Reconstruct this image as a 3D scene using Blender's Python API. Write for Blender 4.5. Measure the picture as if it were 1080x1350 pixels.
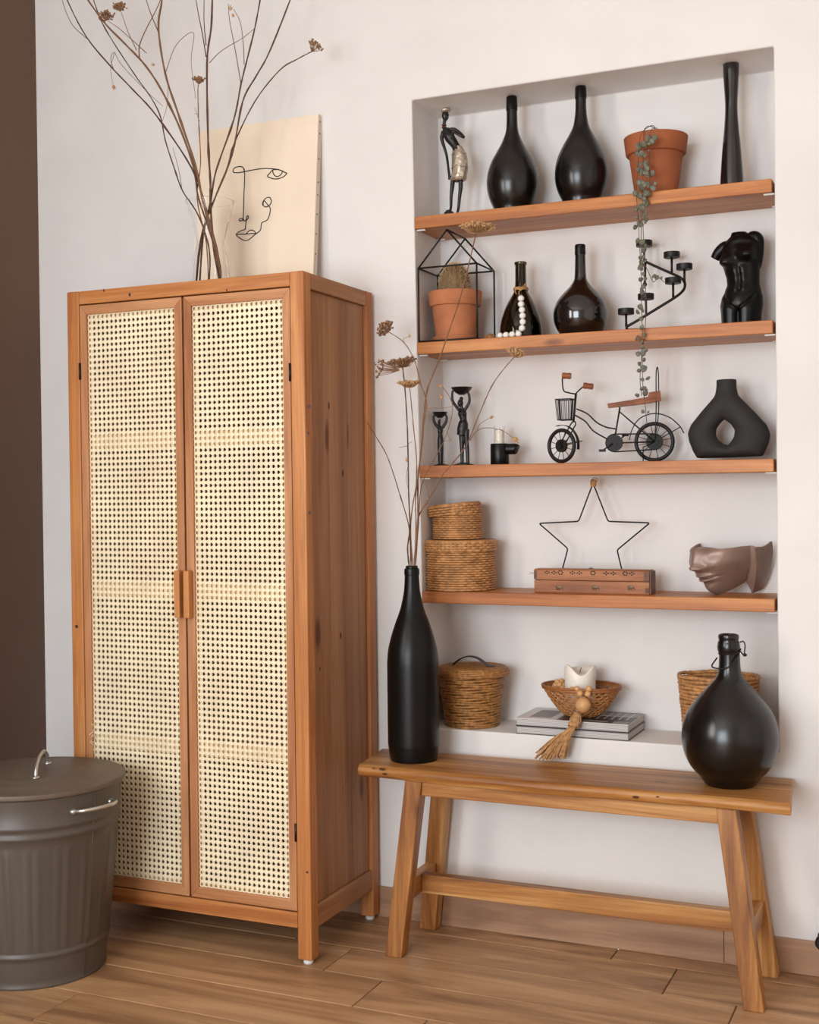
import bpy, bmesh, math, random
from mathutils import Vector, Matrix, noise
random.seed(7)
PI = math.pi
for o in list(bpy.data.objects):
    bpy.data.objects.remove(o)
scene = bpy.context.scene
col = scene.collection

# ------------------------------------------------------------------ camera
S = 1.11                                   # eye height in metres
CAM = Vector((0.0, -2.70 * S, S))
FPX = 1667.077
AX = Vector((0.91436583, -0.00437147, -0.40486543))     # world axes seen by the camera (right, down, forward)
AY = Vector((0.40473679, -0.01754956, 0.91426481))
AZ = Vector((-0.01110189, -0.99983644, -0.01427743))
cam_data = bpy.data.cameras.new('camera')
cam = bpy.data.objects.new('camera', cam_data)
col.objects.link(cam)
right = Vector((AX.x, AY.x, AZ.x)); down = Vector((AX.y, AY.y, AZ.y)); fwd = Vector((AX.z, AY.z, AZ.z))
M = Matrix((right, -down, -fwd)).transposed().to_4x4()
M.translation = CAM
cam.matrix_world = M
cam_data.sensor_fit = 'VERTICAL'
cam_data.sensor_height = 36.0
cam_data.sensor_width = 36.0 * 1080 / 1350
cam_data.lens = FPX / 1350 * 36.0
cam_data.clip_start = 0.02
scene.camera = cam

# ------------------------------------------------------------------ light and exposure
scene.view_settings.view_transform = 'Standard'
scene.view_settings.look = 'None'
scene.view_settings.gamma = 1.0
scene.view_settings.use_curve_mapping = False
scene.view_settings.exposure = 0.14
RX0, RX1, RY0, RZ1 = -2.52, 1.9, -5.2, 2.95        # room: left, right, behind the camera, ceiling
world = bpy.data.worlds.new('World'); scene.world = world
world.use_nodes = True
bg = world.node_tree.nodes['Background']
bg.inputs[0].default_value = (0.75, 0.87, 1.0, 1); bg.inputs[1].default_value = 1.5

def window_light(name, loc, rot, sx, sy, energy, color):
    l = bpy.data.lights.new(name, 'AREA'); l.shape = 'RECTANGLE'
    l.size = sx; l.size_y = sy; l.energy = energy; l.color = color
    o = bpy.data.objects.new(name, l); o.location = loc; o.rotation_euler = rot
    col.objects.link(o)
WA = (-2.20, -0.30, 0.25, 2.35)      # window in the wall behind the camera: x0, x1, z0, z1
WB = (-3.75, -2.55, 0.85, 2.35)     # window in the left wall: y0, y1, z0, z1
window_light('daylight_front', ((WA[0]+WA[1])/2, RY0+0.03, (WA[2]+WA[3])/2), (PI/2, 0, 0), WA[1]-WA[0]-.1, WA[3]-WA[2]-.1, 112, (0.86, 0.94, 1.0))
window_light('daylight_left', (RX0+0.03, (WB[0]+WB[1])/2, (WB[2]+WB[3])/2), (PI/2, 0, -PI/2), WB[1]-WB[0]-.1, WB[3]-WB[2]-.1, 50, (1.0, 0.94, 0.86))

# ------------------------------------------------------------------ pixels to places
def ray(px, py):
    c = Vector((px-540, py-675, FPX)); return Vector((AX.dot(c), AY.dot(c), AZ.dot(c)))
def P(px, py, Y):                # on the upright plane y = Y
    d = ray(px, py); return CAM + d*((Y-CAM.y)/d.y)
def F(px, py, z=0.0):            # on the level plane z
    d = ray(px, py); return CAM + d*((z-CAM.z)/d.z)
def PL(px, py, o, n):            # on any plane
    d = ray(px, py); return CAM + d*((o-CAM).dot(n)/d.dot(n))
def mpp(p):                      # metres in one pixel at a point
    return (p-CAM).dot(fwd)/FPX

# ------------------------------------------------------------------ mesh helpers
WORLD = {}
def wl(o): return WORLD.get(o.name, Vector((0, 0, 0)))
def tag(o, label=None, cat=None, group=None, kind=None):
    if label: o['label'] = label
    if cat: o['category'] = cat
    if group: o['group'] = group
    if kind: o['kind'] = kind
    return o
def thing(name, loc, label, cat, group=None, kind=None):
    o = bpy.data.objects.new(name, None); col.objects.link(o)
    o.empty_display_size = 0.05
    o.location = loc; WORLD[o.name] = Vector(loc)
    return tag(o, label, cat, group, kind)
def spline(pts, sub=6, closed=False):
    pts = [Vector(p) for p in pts]; n = len(pts); out = []
    rng = range(n) if closed else range(n-1)
    for i in rng:
        p1, p2 = pts[i], pts[(i+1) % n]
        p0 = pts[i-1] if (closed or i > 0) else p1*2-p2
        p3 = pts[(i+2) % n] if (closed or i+2 < n) else p2*2-p1
        for k in range(sub):
            t = k/sub
            out.append(0.5*((2*p1)+(p2-p0)*t+(2*p0-5*p1+4*p2-p3)*t*t+(3*p1-p0-3*p2+p3)*t**3))
    if not closed: out.append(pts[-1])
    return out
def smooth_profile(pr, sub=4):
    return [(max(0, q.x), q.y) for q in spline([Vector((r, z, 0)) for r, z in pr], sub)]
class MB:
    def __init__(s): s.v = []; s.f = []
    def quad_grid(s, rows, closed=True, flip=False):
        base = len(s.v); m = len(rows[0])
        for r in rows: s.v += [Vector(p) for p in r]
        for i in range(len(rows)-1):
            for j in range(m if closed else m-1):
                a = base+i*m+j; b = base+i*m+(j+1) % m; c = base+(i+1)*m+(j+1) % m; d = base+(i+1)*m+j
                s.f.append((a, d, c, b) if flip else (a, b, c, d))
        return base
    def box(s, p0, p1):
        x0, y0, z0 = p0; x1, y1, z1 = p1
        s.hexa([(x0, y0, z0), (x1, y0, z0), (x1, y1, z0), (x0, y1, z0), (x0, y0, z1), (x1, y0, z1), (x1, y1, z1), (x0, y1, z1)])
        return s
    def hexa(s, c):
        b = len(s.v); s.v += [Vector(p) for p in c]
        for f in ((0, 3, 2, 1), (4, 5, 6, 7), (0, 1, 5, 4), (1, 2, 6, 5), (2, 3, 7, 6), (3, 0, 4, 7)):
            s.f.append(tuple(b+i for i in f))
        return s
    def tube(s, pts, r, n=8, closed=False, cap=True, flat=None):
        pts = [Vector(p) for p in pts]; m = len(pts)
        rs = r if isinstance(r, (list, tuple)) else [r]*m
        if len(rs) != m: rs = [rs[0]+(rs[-1]-rs[0])*i/(m-1) for i in range(m)]
        tg = []
        for i in range(m):
            a = pts[i-1] if (closed or i > 0) else pts[i]
            b = pts[(i+1) % m] if (closed or i < m-1) else pts[i]
            t = (b-a); tg.append(t.normalized() if t.length > 1e-9 else Vector((0, 0, 1)))
        up = Vector((0, 0, 1)) if abs(tg[0].z) < .9 else Vector((1, 0, 0))
        nrm = (up-tg[0]*up.dot(tg[0])).normalized(); rows = []
        for i in range(m):
            nrm = nrm-tg[i]*nrm.dot(tg[i])
            nrm = nrm.normalized() if nrm.length > 1e-6 else tg[i].orthogonal().normalized()
            bn = tg[i].cross(nrm); fx = flat or 1
            rows.append([pts[i]+(nrm*math.cos(2*PI*k/n)*fx+bn*math.sin(2*PI*k/n))*rs[i] for k in range(n)])
        if closed: rows.append(rows[0])
        b = s.quad_grid(rows)
        if cap and not closed:
            s.f.append(tuple(b+k for k in reversed(range(n)))); e = b+(m-1)*n
            s.f.append(tuple(e+k for k in range(n)))
        return s
    def lathe(s, c, prof, n=40, cap0=True, cap1=True, sx=1, sy=1, fn=None):
        c = Vector(c); rows = []
        for r, z in prof:
            row = []
            for k in range(n):
                a = 2*PI*k/n; rr = r if fn is None else fn(r, z, a)
                row.append(c+Vector((rr*math.cos(a)*sx, rr*math.sin(a)*sy, z)))
            rows.append(row)
        b = s.quad_grid(rows)
        if cap0 and prof[0][0] > 1e-6: s.f.append(tuple(b+k for k in reversed(range(n))))
        if cap1 and prof[-1][0] > 1e-6:
            e = b+(len(prof)-1)*n; s.f.append(tuple(e+k for k in range(n)))
        return s
    def ball(s, c, r, n=12, m=8, sc=(1, 1, 1), rot=None):
        c = Vector(c); rows = []
        for i in range(m+1):
            t = PI*i/m-PI/2; row = []
            for k in range(n):
                a = 2*PI*k/n
                p = Vector((math.cos(t)*math.cos(a)*r*sc[0], math.cos(t)*math.sin(a)*r*sc[1], math.sin(t)*r*sc[2]))
                if rot: p = rot @ p
                row.append(c+p)
            rows.append(row)
        s.quad_grid(rows); return s
    def prism(s, poly, axis_vec):
        b = len(s.v); n = len(poly); a = Vector(axis_vec)
        s.v += [Vector(p) for p in poly]+[Vector(p)+a for p in poly]
        s.f.append(tuple(b+i for i in reversed(range(n)))); s.f.append(tuple(b+n+i for i in range(n)))
        for i in range(n): s.f.append((b+i, b+(i+1) % n, b+n+(i+1) % n, b+n+i))
        return s
    def build(s, name, mat, parent=None, loc=None, smooth=False, bevel=0, segs=2, kind=None):
        off = wl(parent) if parent else Vector(loc or (0, 0, 0))
        own = Vector(loc) if (parent and loc is not None) else None
        base = own if own is not None else off
        me = bpy.data.meshes.new(name)
        me.from_pydata([tuple(v-base) for v in s.v], [], s.f)
        bm = bmesh.new(); bm.from_mesh(me)
        bmesh.ops.remove_doubles(bm, verts=bm.verts, dist=1e-6)
        bmesh.ops.recalc_face_normals(bm, faces=bm.faces)
        bm.to_mesh(me); bm.free()
        if smooth:
            for p in me.polygons: p.use_smooth = True
        me.materials.append(mat)
        o = bpy.data.objects.new(name, me); col.objects.link(o)
        if parent:
            o.parent = parent; o.location = base-off; WORLD[o.name] = base.copy()
        else:
            o.location = base; WORLD[o.name] = base.copy()
        if bevel:
            m = o.modifiers.new('bevel', 'BEVEL'); m.width = bevel; m.segments = segs; m.limit_method = 'ANGLE'; m.angle_limit = math.radians(40)
        if kind: o['kind'] = kind
        return o
def edge_smooth(o, ang=40):
    for p in o.data.polygons: p.use_smooth = True
    try: o.data.set_sharp_from_angle(angle=math.radians(ang))
    except Exception: pass
    return o
def fuse(mb, name, mat, parent=None, loc=None, voxel=0.0015, it=6, f=0.5):
    """one continuous surface grown over overlapping lumps"""
    o = mb.build('tmp', mat, None, loc=(0, 0, 0))
    m = o.modifiers.new('r', 'REMESH'); m.mode = 'VOXEL'; m.voxel_size = voxel
    if it:
        m2 = o.modifiers.new('s', 'SMOOTH'); m2.factor = f; m2.iterations = it
    dg = bpy.context.evaluated_depsgraph_get(); dg.update()
    me = bpy.data.meshes.new_from_object(o.evaluated_get(dg))
    bpy.data.objects.remove(o)
    off = wl(parent) if parent else Vector(loc or (0, 0, 0))
    me.transform(Matrix.Translation(-off))
    me.name = name
    for p in me.polygons: p.use_smooth = True
    if not me.materials: me.materials.append(mat)
    r = bpy.data.objects.new(name, me); col.objects.link(r)
    if parent: r.parent = parent
    else: r.location = off
    WORLD[r.name] = off.copy()
    return r
def dup(o, parent, delta=(0, 0, 0)):
    c = o.copy(); col.objects.link(c); c.parent = parent; c.location = o.location+Vector(delta); return c

# ------------------------------------------------------------------ materials
def lin(c): c /= 255; return c/12.92 if c <= .04045 else ((c+.055)/1.055)**2.4
def rgb(r, g, b): return (lin(r), lin(g), lin(b), 1)
def new_mat(name):
    m = bpy.data.materials.new(name); m.use_nodes = True
    nt = m.node_tree; return m, nt, nt.nodes['Principled BSDF']
def N(nt, t, **kw):
    n = nt.nodes.new(t)
    for k, v in kw.items():
        if k in n.inputs: n.inputs[k].default_value = v
        else: setattr(n, k, v)
    return n
def ramp(nt, fac, stops):
    r = nt.nodes.new('ShaderNodeValToRGB'); e = r.color_ramp.elements
    while len(e) > 1: e.remove(e[-1])
    e[0].position = stops[0][0]; e[0].color = stops[0][1]
    for p, c in stops[1:]:
        q = e.new(p); q.color = c
    nt.links.new(fac, r.inputs[0]); return r.outputs[0]
def mixc(nt, mode, fac, a, b):
    m = nt.nodes.new('ShaderNodeMix'); m.data_type = 'RGBA'; m.blend_type = mode
    for i, v in ((0, fac), (6, a), (7, b)):
        if isinstance(v, (int, float, tuple)): m.inputs[i].default_value = v
        else: nt.links.new(v, m.inputs[i])
    return m.outputs[2]
def simple(name, c, rough=.5, metal=0, spec=.5, vary=.0, vscale=8, bump=0, bscale=60, coat=0):
    m, nt, b = new_mat(name)
    b.inputs['Roughness'].default_value = rough; b.inputs['Metallic'].default_value = metal
    b.inputs['Specular IOR Level'].default_value = spec; b.inputs['Coat Weight'].default_value = coat
    b.inputs['Base Color'].default_value = c
    tc = N(nt, 'ShaderNodeTexCoord')
    if vary:
        n = N(nt, 'ShaderNodeTexNoise', Scale=vscale, Detail=5.0); nt.links.new(tc.outputs['Object'], n.inputs['Vector'])
        d = tuple(x*(1-vary) for x in c[:3])+(1,); l = tuple(min(1, x*(1+vary)) for x in c[:3])+(1,)
        nt.links.new(ramp(nt, n.outputs['Fac'], [(.3, d), (.7, l)]), b.inputs['Base Color'])
    if bump:
        n2 = N(nt, 'ShaderNodeTexNoise', Scale=bscale, Detail=4.0); nt.links.new(tc.outputs['Object'], n2.inputs['Vector'])
        bp = N(nt, 'ShaderNodeBump', Strength=bump, Distance=.004); nt.links.new(n2.outputs['Fac'], bp.inputs['Height'])
        nt.links.new(bp.outputs['Normal'], b.inputs['Normal'])
    return m
def wood(name, dark, mid, light, axis='X', rough=.5, knots=.0, across=16, along=1.1, fine=.22, spec=.4, rand=True, contrast=.15):
    m, nt, b = new_mat(name); L = nt.links.new
    b.inputs['Roughness'].default_value = rough; b.inputs['Specular IOR Level'].default_value = spec
    tc = N(nt, 'ShaderNodeTexCoord'); oi = N(nt, 'ShaderNodeObjectInfo')
    mul = N(nt, 'ShaderNodeMath', operation='MULTIPLY'); L(oi.outputs['Random'], mul.inputs[0]); mul.inputs[1].default_value = 37.0 if rand else 0
    add = N(nt, 'ShaderNodeVectorMath', operation='ADD'); L(tc.outputs['Object'], add.inputs[0]); L(mul.outputs[0], add.inputs[1])
    def scl(a, c):
        v = [c, c, c]; v['XYZ'.index(axis)] = a
        mp = N(nt, 'ShaderNodeMapping'); mp.inputs['Scale'].default_value = v; L(add.outputs[0], mp.inputs['Vector']); return mp.outputs[0]
    n1 = N(nt, 'ShaderNodeTexNoise', Scale=1.0, Detail=7.0, Roughness=.6, Distortion=1.1); L(scl(along, across), n1.inputs['Vector'])
    base = ramp(nt, n1.outputs['Fac'], [(.5-contrast, dark), (.5, mid), (.5+contrast, light)])
    n2 = N(nt, 'ShaderNodeTexNoise', Scale=1.0, Detail=4.0, Roughness=.7); L(scl(5, 190), n2.inputs['Vector'])
    g = ramp(nt, n2.outputs['Fac'], [(.35, (1-fine, 1-fine*1.1, 1-fine*1.25, 1)), (.65, (1, 1, 1, 1))])
    out = mixc(nt, 'MULTIPLY', 1.0, base, g)
    if knots:
        vo = N(nt, 'ShaderNodeTexVoronoi', Scale=1.0, Randomness=1.0); L(scl(3.2, 9.0), vo.inputs['Vector'])
        k = ramp(nt, vo.outputs['Distance'], [(0, (.18, .09, .05, 1)), (knots*.5, (.35, .22, .14, 1)), (knots, (1, 1, 1, 1))])
        out = mixc(nt, 'MULTIPLY', .85, out, k)
    L(out, b.inputs['Base Color'])
    bp = N(nt, 'ShaderNodeBump', Strength=.18, Distance=.002); L(n2.outputs['Fac'], bp.inputs['Height']); L(bp.outputs['Normal'], b.inputs['Normal'])
    return m
def plaster(name, a, c):
    m, nt, b = new_mat(name); L = nt.links.new
    b.inputs['Roughness'].default_value = .62; b.inputs['Specular IOR Level'].default_value = .3
    tc = N(nt, 'ShaderNodeTexCoord')
    n = N(nt, 'ShaderNodeTexNoise', Scale=2.2, Detail=5.0, Roughness=.6, Distortion=.6); L(tc.outputs['Object'], n.inputs['Vector'])
    L(ramp(nt, n.outputs['Fac'], [(.3, a), (.7, c)]), b.inputs['Base Color'])
    n2 = N(nt, 'ShaderNodeTexNoise', Scale=9.0, Detail=8.0, Roughness=.55); L(tc.outputs['Object'], n2.inputs['Vector'])
    n3 = N(nt, 'ShaderNodeTexNoise', Scale=70.0, Detail=3.0); L(tc.outputs['Object'], n3.inputs['Vector'])
    ad = N(nt, 'ShaderNodeMath', operation='MULTIPLY_ADD'); L(n3.outputs['Fac'], ad.inputs[0]); ad.inputs[1].default_value = .12; L(n2.outputs['Fac'], ad.inputs[2])
    bp = N(nt, 'ShaderNodeBump', Strength=.35, Distance=.006); L(ad.outputs[0], bp.inputs['Height']); L(bp.outputs['Normal'], b.inputs['Normal'])
    return m
def glassy(name, c, rough=.02, ior=1.45):
    m, nt, b = new_mat(name)
    b.inputs['Base Color'].default_value = c; b.inputs['Roughness'].default_value = rough
    b.inputs['Transmission Weight'].default_value = 1.0; b.inputs['IOR'].default_value = ior
    return m
MT = {}
MT['wall'] = plaster('plaster_white', rgb(224, 220, 217), rgb(234, 230, 227))
MT['brown'] = simple('paint_brown', rgb(104, 76, 58), .6, vary=.06, vscale=3, bump=.2, bscale=12)
MT['ceiling'] = simple('ceiling_white', rgb(235, 230, 224), .8)
MT['grout'] = simple('grout', rgb(105, 78, 58), .9, vary=.1)
MT['tile'] = wood('wood_look_tile', rgb(146, 108, 76), rgb(184, 142, 103), rgb(208, 166, 124), 'X', .40, across=11, along=1.3, fine=.16, contrast=.15)
MT['skirt'] = wood('skirting_tile', rgb(138, 102, 78), rgb(164, 126, 98), rgb(182, 144, 114), 'X', .42, across=14, along=1.0, fine=.12)
for ax in 'XYZ':
    MT['cab'+ax] = wood('cabinet_wood_'+ax, rgb(166, 98, 50), rgb(192, 124, 68), rgb(214, 150, 92), ax, .48, knots=.13, across=14, contrast=.17)
    MT['door'+ax] = wood('door_wood_'+ax, rgb(164, 104, 64), rgb(190, 130, 86), rgb(206, 150, 106), ax, .5, across=14)
    MT['panel'+ax] = wood('panel_wood_'+ax, rgb(146, 98, 62), rgb(168, 118, 78), rgb(184, 134, 92), ax, .55, knots=.16, across=12, along=.6)
    MT['shelf'+ax] = wood('shelf_wood_'+ax, rgb(160, 92, 42), rgb(190, 118, 58), rgb(210, 142, 78), ax, .42, knots=.12, across=17, along=1.1)
    MT['bench'+ax] = wood('bench_teak_'+ax, rgb(134, 82, 38), rgb(178, 120, 62), rgb(212, 160, 98), ax, .42, knots=.13, across=15, along=.9, contrast=.14)
MT['pine'] = wood('pale_pine', rgb(222, 186, 130), rgb(236, 204, 150), rgb(244, 216, 168), 'X', .6)
MT['cane'] = simple('cane', rgb(250, 232, 200), .45, vary=.09, vscale=9)
MT['matte_black'] = simple('matte_black_glaze', rgb(11, 10, 10), .25, spec=.55, bump=.03, bscale=40)
MT['gloss_black'] = simple('gloss_black', rgb(14, 13, 13), .13, spec=.9)
MT['satin_black'] = simple('satin_black', rgb(10, 10, 10), .33, spec=.28)
MT['iron'] = simple('black_iron', rgb(20, 18, 17), .5, spec=.4)
MT['carved'] = simple('carved_black', rgb(18, 15, 14), .36, spec=.5, vary=.3, vscale=90, bump=.3, bscale=140)
MT['grey_vase'] = simple('charcoal_ceramic', rgb(46, 44, 42), .75, spec=.35, vary=.08, vscale=20, bump=.08, bscale=150)
MT['terracotta'] = simple('terracotta', rgb(158, 88, 52), .8, vary=.18, vscale=16, bump=.12, bscale=80)
MT['terracotta2'] = simple('terracotta_pale', rgb(178, 112, 74), .85, vary=.16, vscale=18, bump=.12, bscale=80)
MT['soil'] = simple('soil', rgb(60, 44, 34), .95, vary=.3, vscale=80, bump=.6, bscale=120)
MT['silver'] = simple('silver_paint', rgb(190, 178, 160), .36, metal=.7, vary=.35, vscale=60, bump=.6, bscale=110)
MT['leaf'] = simple('grey_green_leaf', rgb(106, 106, 90), .5, vary=.25, vscale=30)
MT['vine'] = simple('vine_stem', rgb(92, 74, 58), .7)
MT['cactus'] = simple('cactus_skin', rgb(122, 98, 66), .8, vary=.25, vscale=60)
MT['spine'] = simple('cactus_spine', rgb(196, 166, 120), .6)
MT['twine'] = simple('jute_twine', rgb(186, 140, 92), .8, vary=.3, vscale=120, bump=.5, bscale=300)
MT['white_bead'] = simple('white_bead', rgb(240, 236, 230), .6, bump=.1, bscale=200)
MT['wood_bead'] = simple('wood_bead', rgb(206, 158, 104), .45, vary=.12, vscale=60)
MT['basket_core'] = simple('basket_core', rgb(92, 58, 30), .9)  # dark brown painted in as shade between the woven strands
MT['seagrass'] = simple('seagrass', rgb(186, 134, 84), .5, vary=.35, vscale=45, bump=.3, bscale=220)
MT['straw'] = simple('straw_coil', rgb(166, 115, 61), .5, vary=.45, vscale=110, bump=.6, bscale=260)
MT['straw2'] = simple('straw_coil_warm', rgb(184, 132, 80), .55, vary=.4, vscale=110, bump=.6, bscale=260)
MT['wicker'] = simple('wicker', rgb(178, 120, 66), .5, vary=.25, vscale=50)
MT['leather'] = simple('dark_leather', rgb(48, 34, 28), .5)
MT['wax'] = simple('white_wax', rgb(240, 233, 222), .45)
MT['wax'].node_tree.nodes['Principled BSDF'].inputs['Subsurface Weight'].default_value = .3
MT['wax'].node_tree.nodes['Principled BSDF'].inputs['Subsurface Radius'].default_value = (.01, .007, .004)
MT['candle_wax'] = simple('cream_wax', rgb(238, 228, 212), .5)
MT['paper'] = simple('paper_edges', rgb(205, 200, 196), .8)
MT['cover_white'] = simple('magazine_white', rgb(206, 200, 196), .35)
MT['cover_grey'] = simple('magazine_grey', rgb(150, 144, 140), .35)
MT['cover_dark'] = simple('magazine_dark', rgb(50, 42, 38), .3)
MT['ink'] = simple('grey_ink', rgb(120, 112, 108), .6)
MT['black_ink'] = simple('black_ink', rgb(24, 22, 22), .7)
MT['canvas'] = simple('primed_canvas', rgb(244, 226, 202), .8, vary=.03, vscale=6, bump=.1, bscale=500)
MT['canvas_side'] = simple('raw_canvas_edge', rgb(214, 198, 182), .85)
MT['bin'] = simple('bin_enamel', rgb(84, 75, 67), .42, spec=.5, vary=.05, vscale=5)
MT['bin_lid'] = simple('bin_lid_enamel', rgb(100, 86, 74), .5, spec=.5, vary=.1, vscale=7)
MT['steel'] = simple('galvanised_steel', rgb(200, 198, 194), .3, metal=.9)
MT['hinge'] = simple('dark_hinge', rgb(58, 48, 42), .4, metal=.8)
MT['plastic'] = simple('white_plastic', rgb(225, 222, 216), .5)
MT['bronze'] = simple('bronzed_plaster', rgb(140, 116, 104), .4, spec=.5, metal=.25, vary=.16, vscale=18, bump=.15, bscale=60)
MT['box_wood'] = wood('sheesham', rgb(130, 76, 44), rgb(164, 102, 62), rgb(186, 126, 80), 'X', .5, across=40, along=3)
MT['box_dark'] = wood('sheesham_end', rgb(88, 58, 42), rgb(112, 78, 58), rgb(126, 90, 68), 'X', .55, across=40, along=3)
MT['brass'] = simple('aged_brass', rgb(96, 78, 58), .4, metal=.6, vary=.3, vscale=120)
MT['seat_wood'] = wood('toy_seat_wood', rgb(118, 66, 38), rgb(146, 86, 52), rgb(164, 102, 64), 'X', .45, across=60, along=6)
MT['stem'] = simple('dry_stem', rgb(124, 88, 62), .8, vary=.2, vscale=30)
MT['stem_dark'] = simple('dark_dry_stem', rgb(92, 64, 48), .8, vary=.2, vscale=30)
MT['seed'] = simple('dry_seed_head', rgb(190, 150, 106), .9, vary=.25, vscale=90)
MT['seed_dark'] = simple('dark_seed_head', rgb(150, 112, 80), .9, vary=.25, vscale=90)
MT['glass'] = glassy('clear_glass', (1, 1, 1, 1))
MT['thin_glass'] = glassy('thin_clear_glass', (1, 1, 1, 1), 0.0, 1.16)
MT['green_glass'] = glassy('olive_glass', rgb(96, 82, 40), .05)
MT['pane'] = glassy('window_pane', (1, 1, 1, 1), 0, 1.1)
MT['frame_white'] = simple('window_frame_paint', rgb(232, 228, 222), .5)
MT['backing'] = simple('dark_backing_board', rgb(84, 60, 44), .8, vary=.1)  # dark brown puts the cabinet's inner shade into the board colour
MT['knot'] = simple('wood_knot', rgb(74, 42, 24), .6, vary=.4, vscale=200)
MT['pod'] = simple('brown_pod', rgb(150, 104, 62), .8, vary=.4, vscale=120, bump=.8, bscale=160)

# ================================================================== THE SETTING
NX0, NX1, ND = -1.300, -0.4045, 0.174             # niche: left, right, depth
ZL = 0.506                                        # niche ledge
ZT = (0.9131+1)*S                                 # niche top
def nx0(z): return -1.308+(ZT-z)*.0108             # the plastered left jamb is a little out of plumb
SH = [1.823, 1.500, 1.182, 0.8586]                # tops of the four shelves
def wall_mesh():
    mb = MB()
    def q(a, b, c, d):
        i = len(mb.v); mb.v += [Vector(a), Vector(b), Vector(c), Vector(d)]; mb.f.append((i, i+1, i+2, i+3))
    xs = [RX0, NX0, NX1, RX1]; zs = [0, ZL, ZT, RZ1]
    for i in range(3):
        for j in range(3):
            if i == 1 and j == 1: continue
            L = lambda k, z: nx0(min(max(z, ZL), ZT)) if k == 1 else xs[k]
            q((L(i, zs[j]), 0, zs[j]), (L(i+1, zs[j]), 0, zs[j]), (L(i+1, zs[j+1]), 0, zs[j+1]), (L(i, zs[j+1]), 0, zs[j+1]))
    A, B_ = nx0(ZL), nx0(ZT)
    q((A, ND, ZL), (NX1, ND, ZL), (NX1, ND, ZT), (B_, ND, ZT))
    q((A, 0, ZL), (NX1, 0, ZL), (NX1, ND, ZL), (A, ND, ZL))
    q((B_, ND, ZT), (NX1, ND, ZT), (NX1, 0, ZT), (B_, 0, ZT))
    q((A, 0, ZL), (A, ND, ZL), (B_, ND, ZT), (B_, 0, ZT))
    q((NX1, ND, ZL), (NX1, 0, ZL), (NX1, 0, ZT), (NX1, ND, ZT))
    # the wall's thickness
    i = len(mb.v)
    mb.v += [Vector(p) for p in ((RX0, .3, 0), (RX1, .3, 0), (RX1, .3, RZ1), (RX0, .3, RZ1))]; mb.f.append((i+1, i, i+3, i+2))
    q((RX0, 0, RZ1), (RX1, 0, RZ1), (RX1, .3, RZ1), (RX0, .3, RZ1)); q((RX0, .3, 0), (RX1, .3, 0), (RX1, 0, 0), (RX0, 0, 0))
    q((RX0, .3, 0), (RX0, 0, 0), (RX0, 0, RZ1), (RX0, .3, RZ1)); q((RX1, 0, 0), (RX1, .3, 0), (RX1, .3, RZ1), (RX1, 0, RZ1))
    return mb
w = wall_mesh().build('wall_back', MT['wall'], bevel=.004, segs=3)
tag(w, 'white plastered wall with a tall recessed shelf niche', 'wall', kind='structure')
def wall_with_hole(name, mat, axis, at, thick, a0, a1, h, label):
    """a wall slab with a window opening h = (a0, a1, z0, z1)"""
    mb = MB()
    def bx(u0, u1, z0, z1):
        if axis == 'x': mb.box((min(at, at+thick), u0, z0), (max(at, at+thick), u1, z1))
        else: mb.box((u0, min(at, at+thick), z0), (u1, max(at, at+thick), z1))
    bx(a0, h[0], 0, RZ1); bx(h[1], a1, 0, RZ1); bx(h[0], h[1], 0, h[2]); bx(h[0], h[1], h[3], RZ1)
    return tag(mb.build(name, mat), label, 'wall', kind='structure')
wall_with_hole('wall_left', MT['brown'], 'x', RX0, -.25, RY0, 0, WB, 'dark brown painted side wall meeting the white wall')
wall_with_hole('wall_front', MT['wall'], 'y', RY0, -.25, RX0, RX1, WA, 'white wall with a tall window facing the niche')
tag(MB().box((RX1, RY0, 0), (RX1+.2, 0, RZ1)).build('wall_right', MT['wall']), 'plain white side wall opposite the brown wall', 'wall', kind='structure')
tag(MB().box((RX0, RY0, RZ1), (RX1, 0, RZ1+.15)).build('ceiling', MT['ceiling']), 'plain white ceiling over the room', 'ceiling', kind='structure')
def window(name, horiz, at, thick, h, label):
    u0, u1, z0, z1 = h; mid = (u0+u1)/2
    o = thing(name, (mid, at, z0) if horiz else (at, mid, z0), label, 'window', kind='structure')
    def bx(mb, a0, a1, b0, b1, d0, d1):
        if horiz: mb.box((a0, at-d1, b0), (a1, at-d0, b1))
        else: mb.box((at-d1, a0, b0), (at-d0, a1, b1))
    mb = MB(); e = .001
    for a in ((u0+e, u0+.06, z0+e, z1-e), (u1-.06, u1-e, z0+e, z1-e), (u0+.06, u1-.06, z0+e, z0+.06), (u0+.06, u1-.06, z1-.06, z1-e), (mid-.03, mid+.03, z0+.06, z1-.06)):
        bx(mb, *a, .08, .14)
    mb.build('window_frame', MT['frame_white'], o)
    for a0, a1 in ((u0+.06, mid-.03), (mid+.03, u1-.06)):
        p = MB(); bx(p, a0, a1, z0+.06, z1-.06, .105, .115); p.build('pane', MT['pane'], o)
window('window_1', True, RY0, .25, WA, 'tall two-pane window facing the niche wall')
window('window_2', False, RX0, .25, WB, 'two-pane window in the brown wall')
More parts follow.
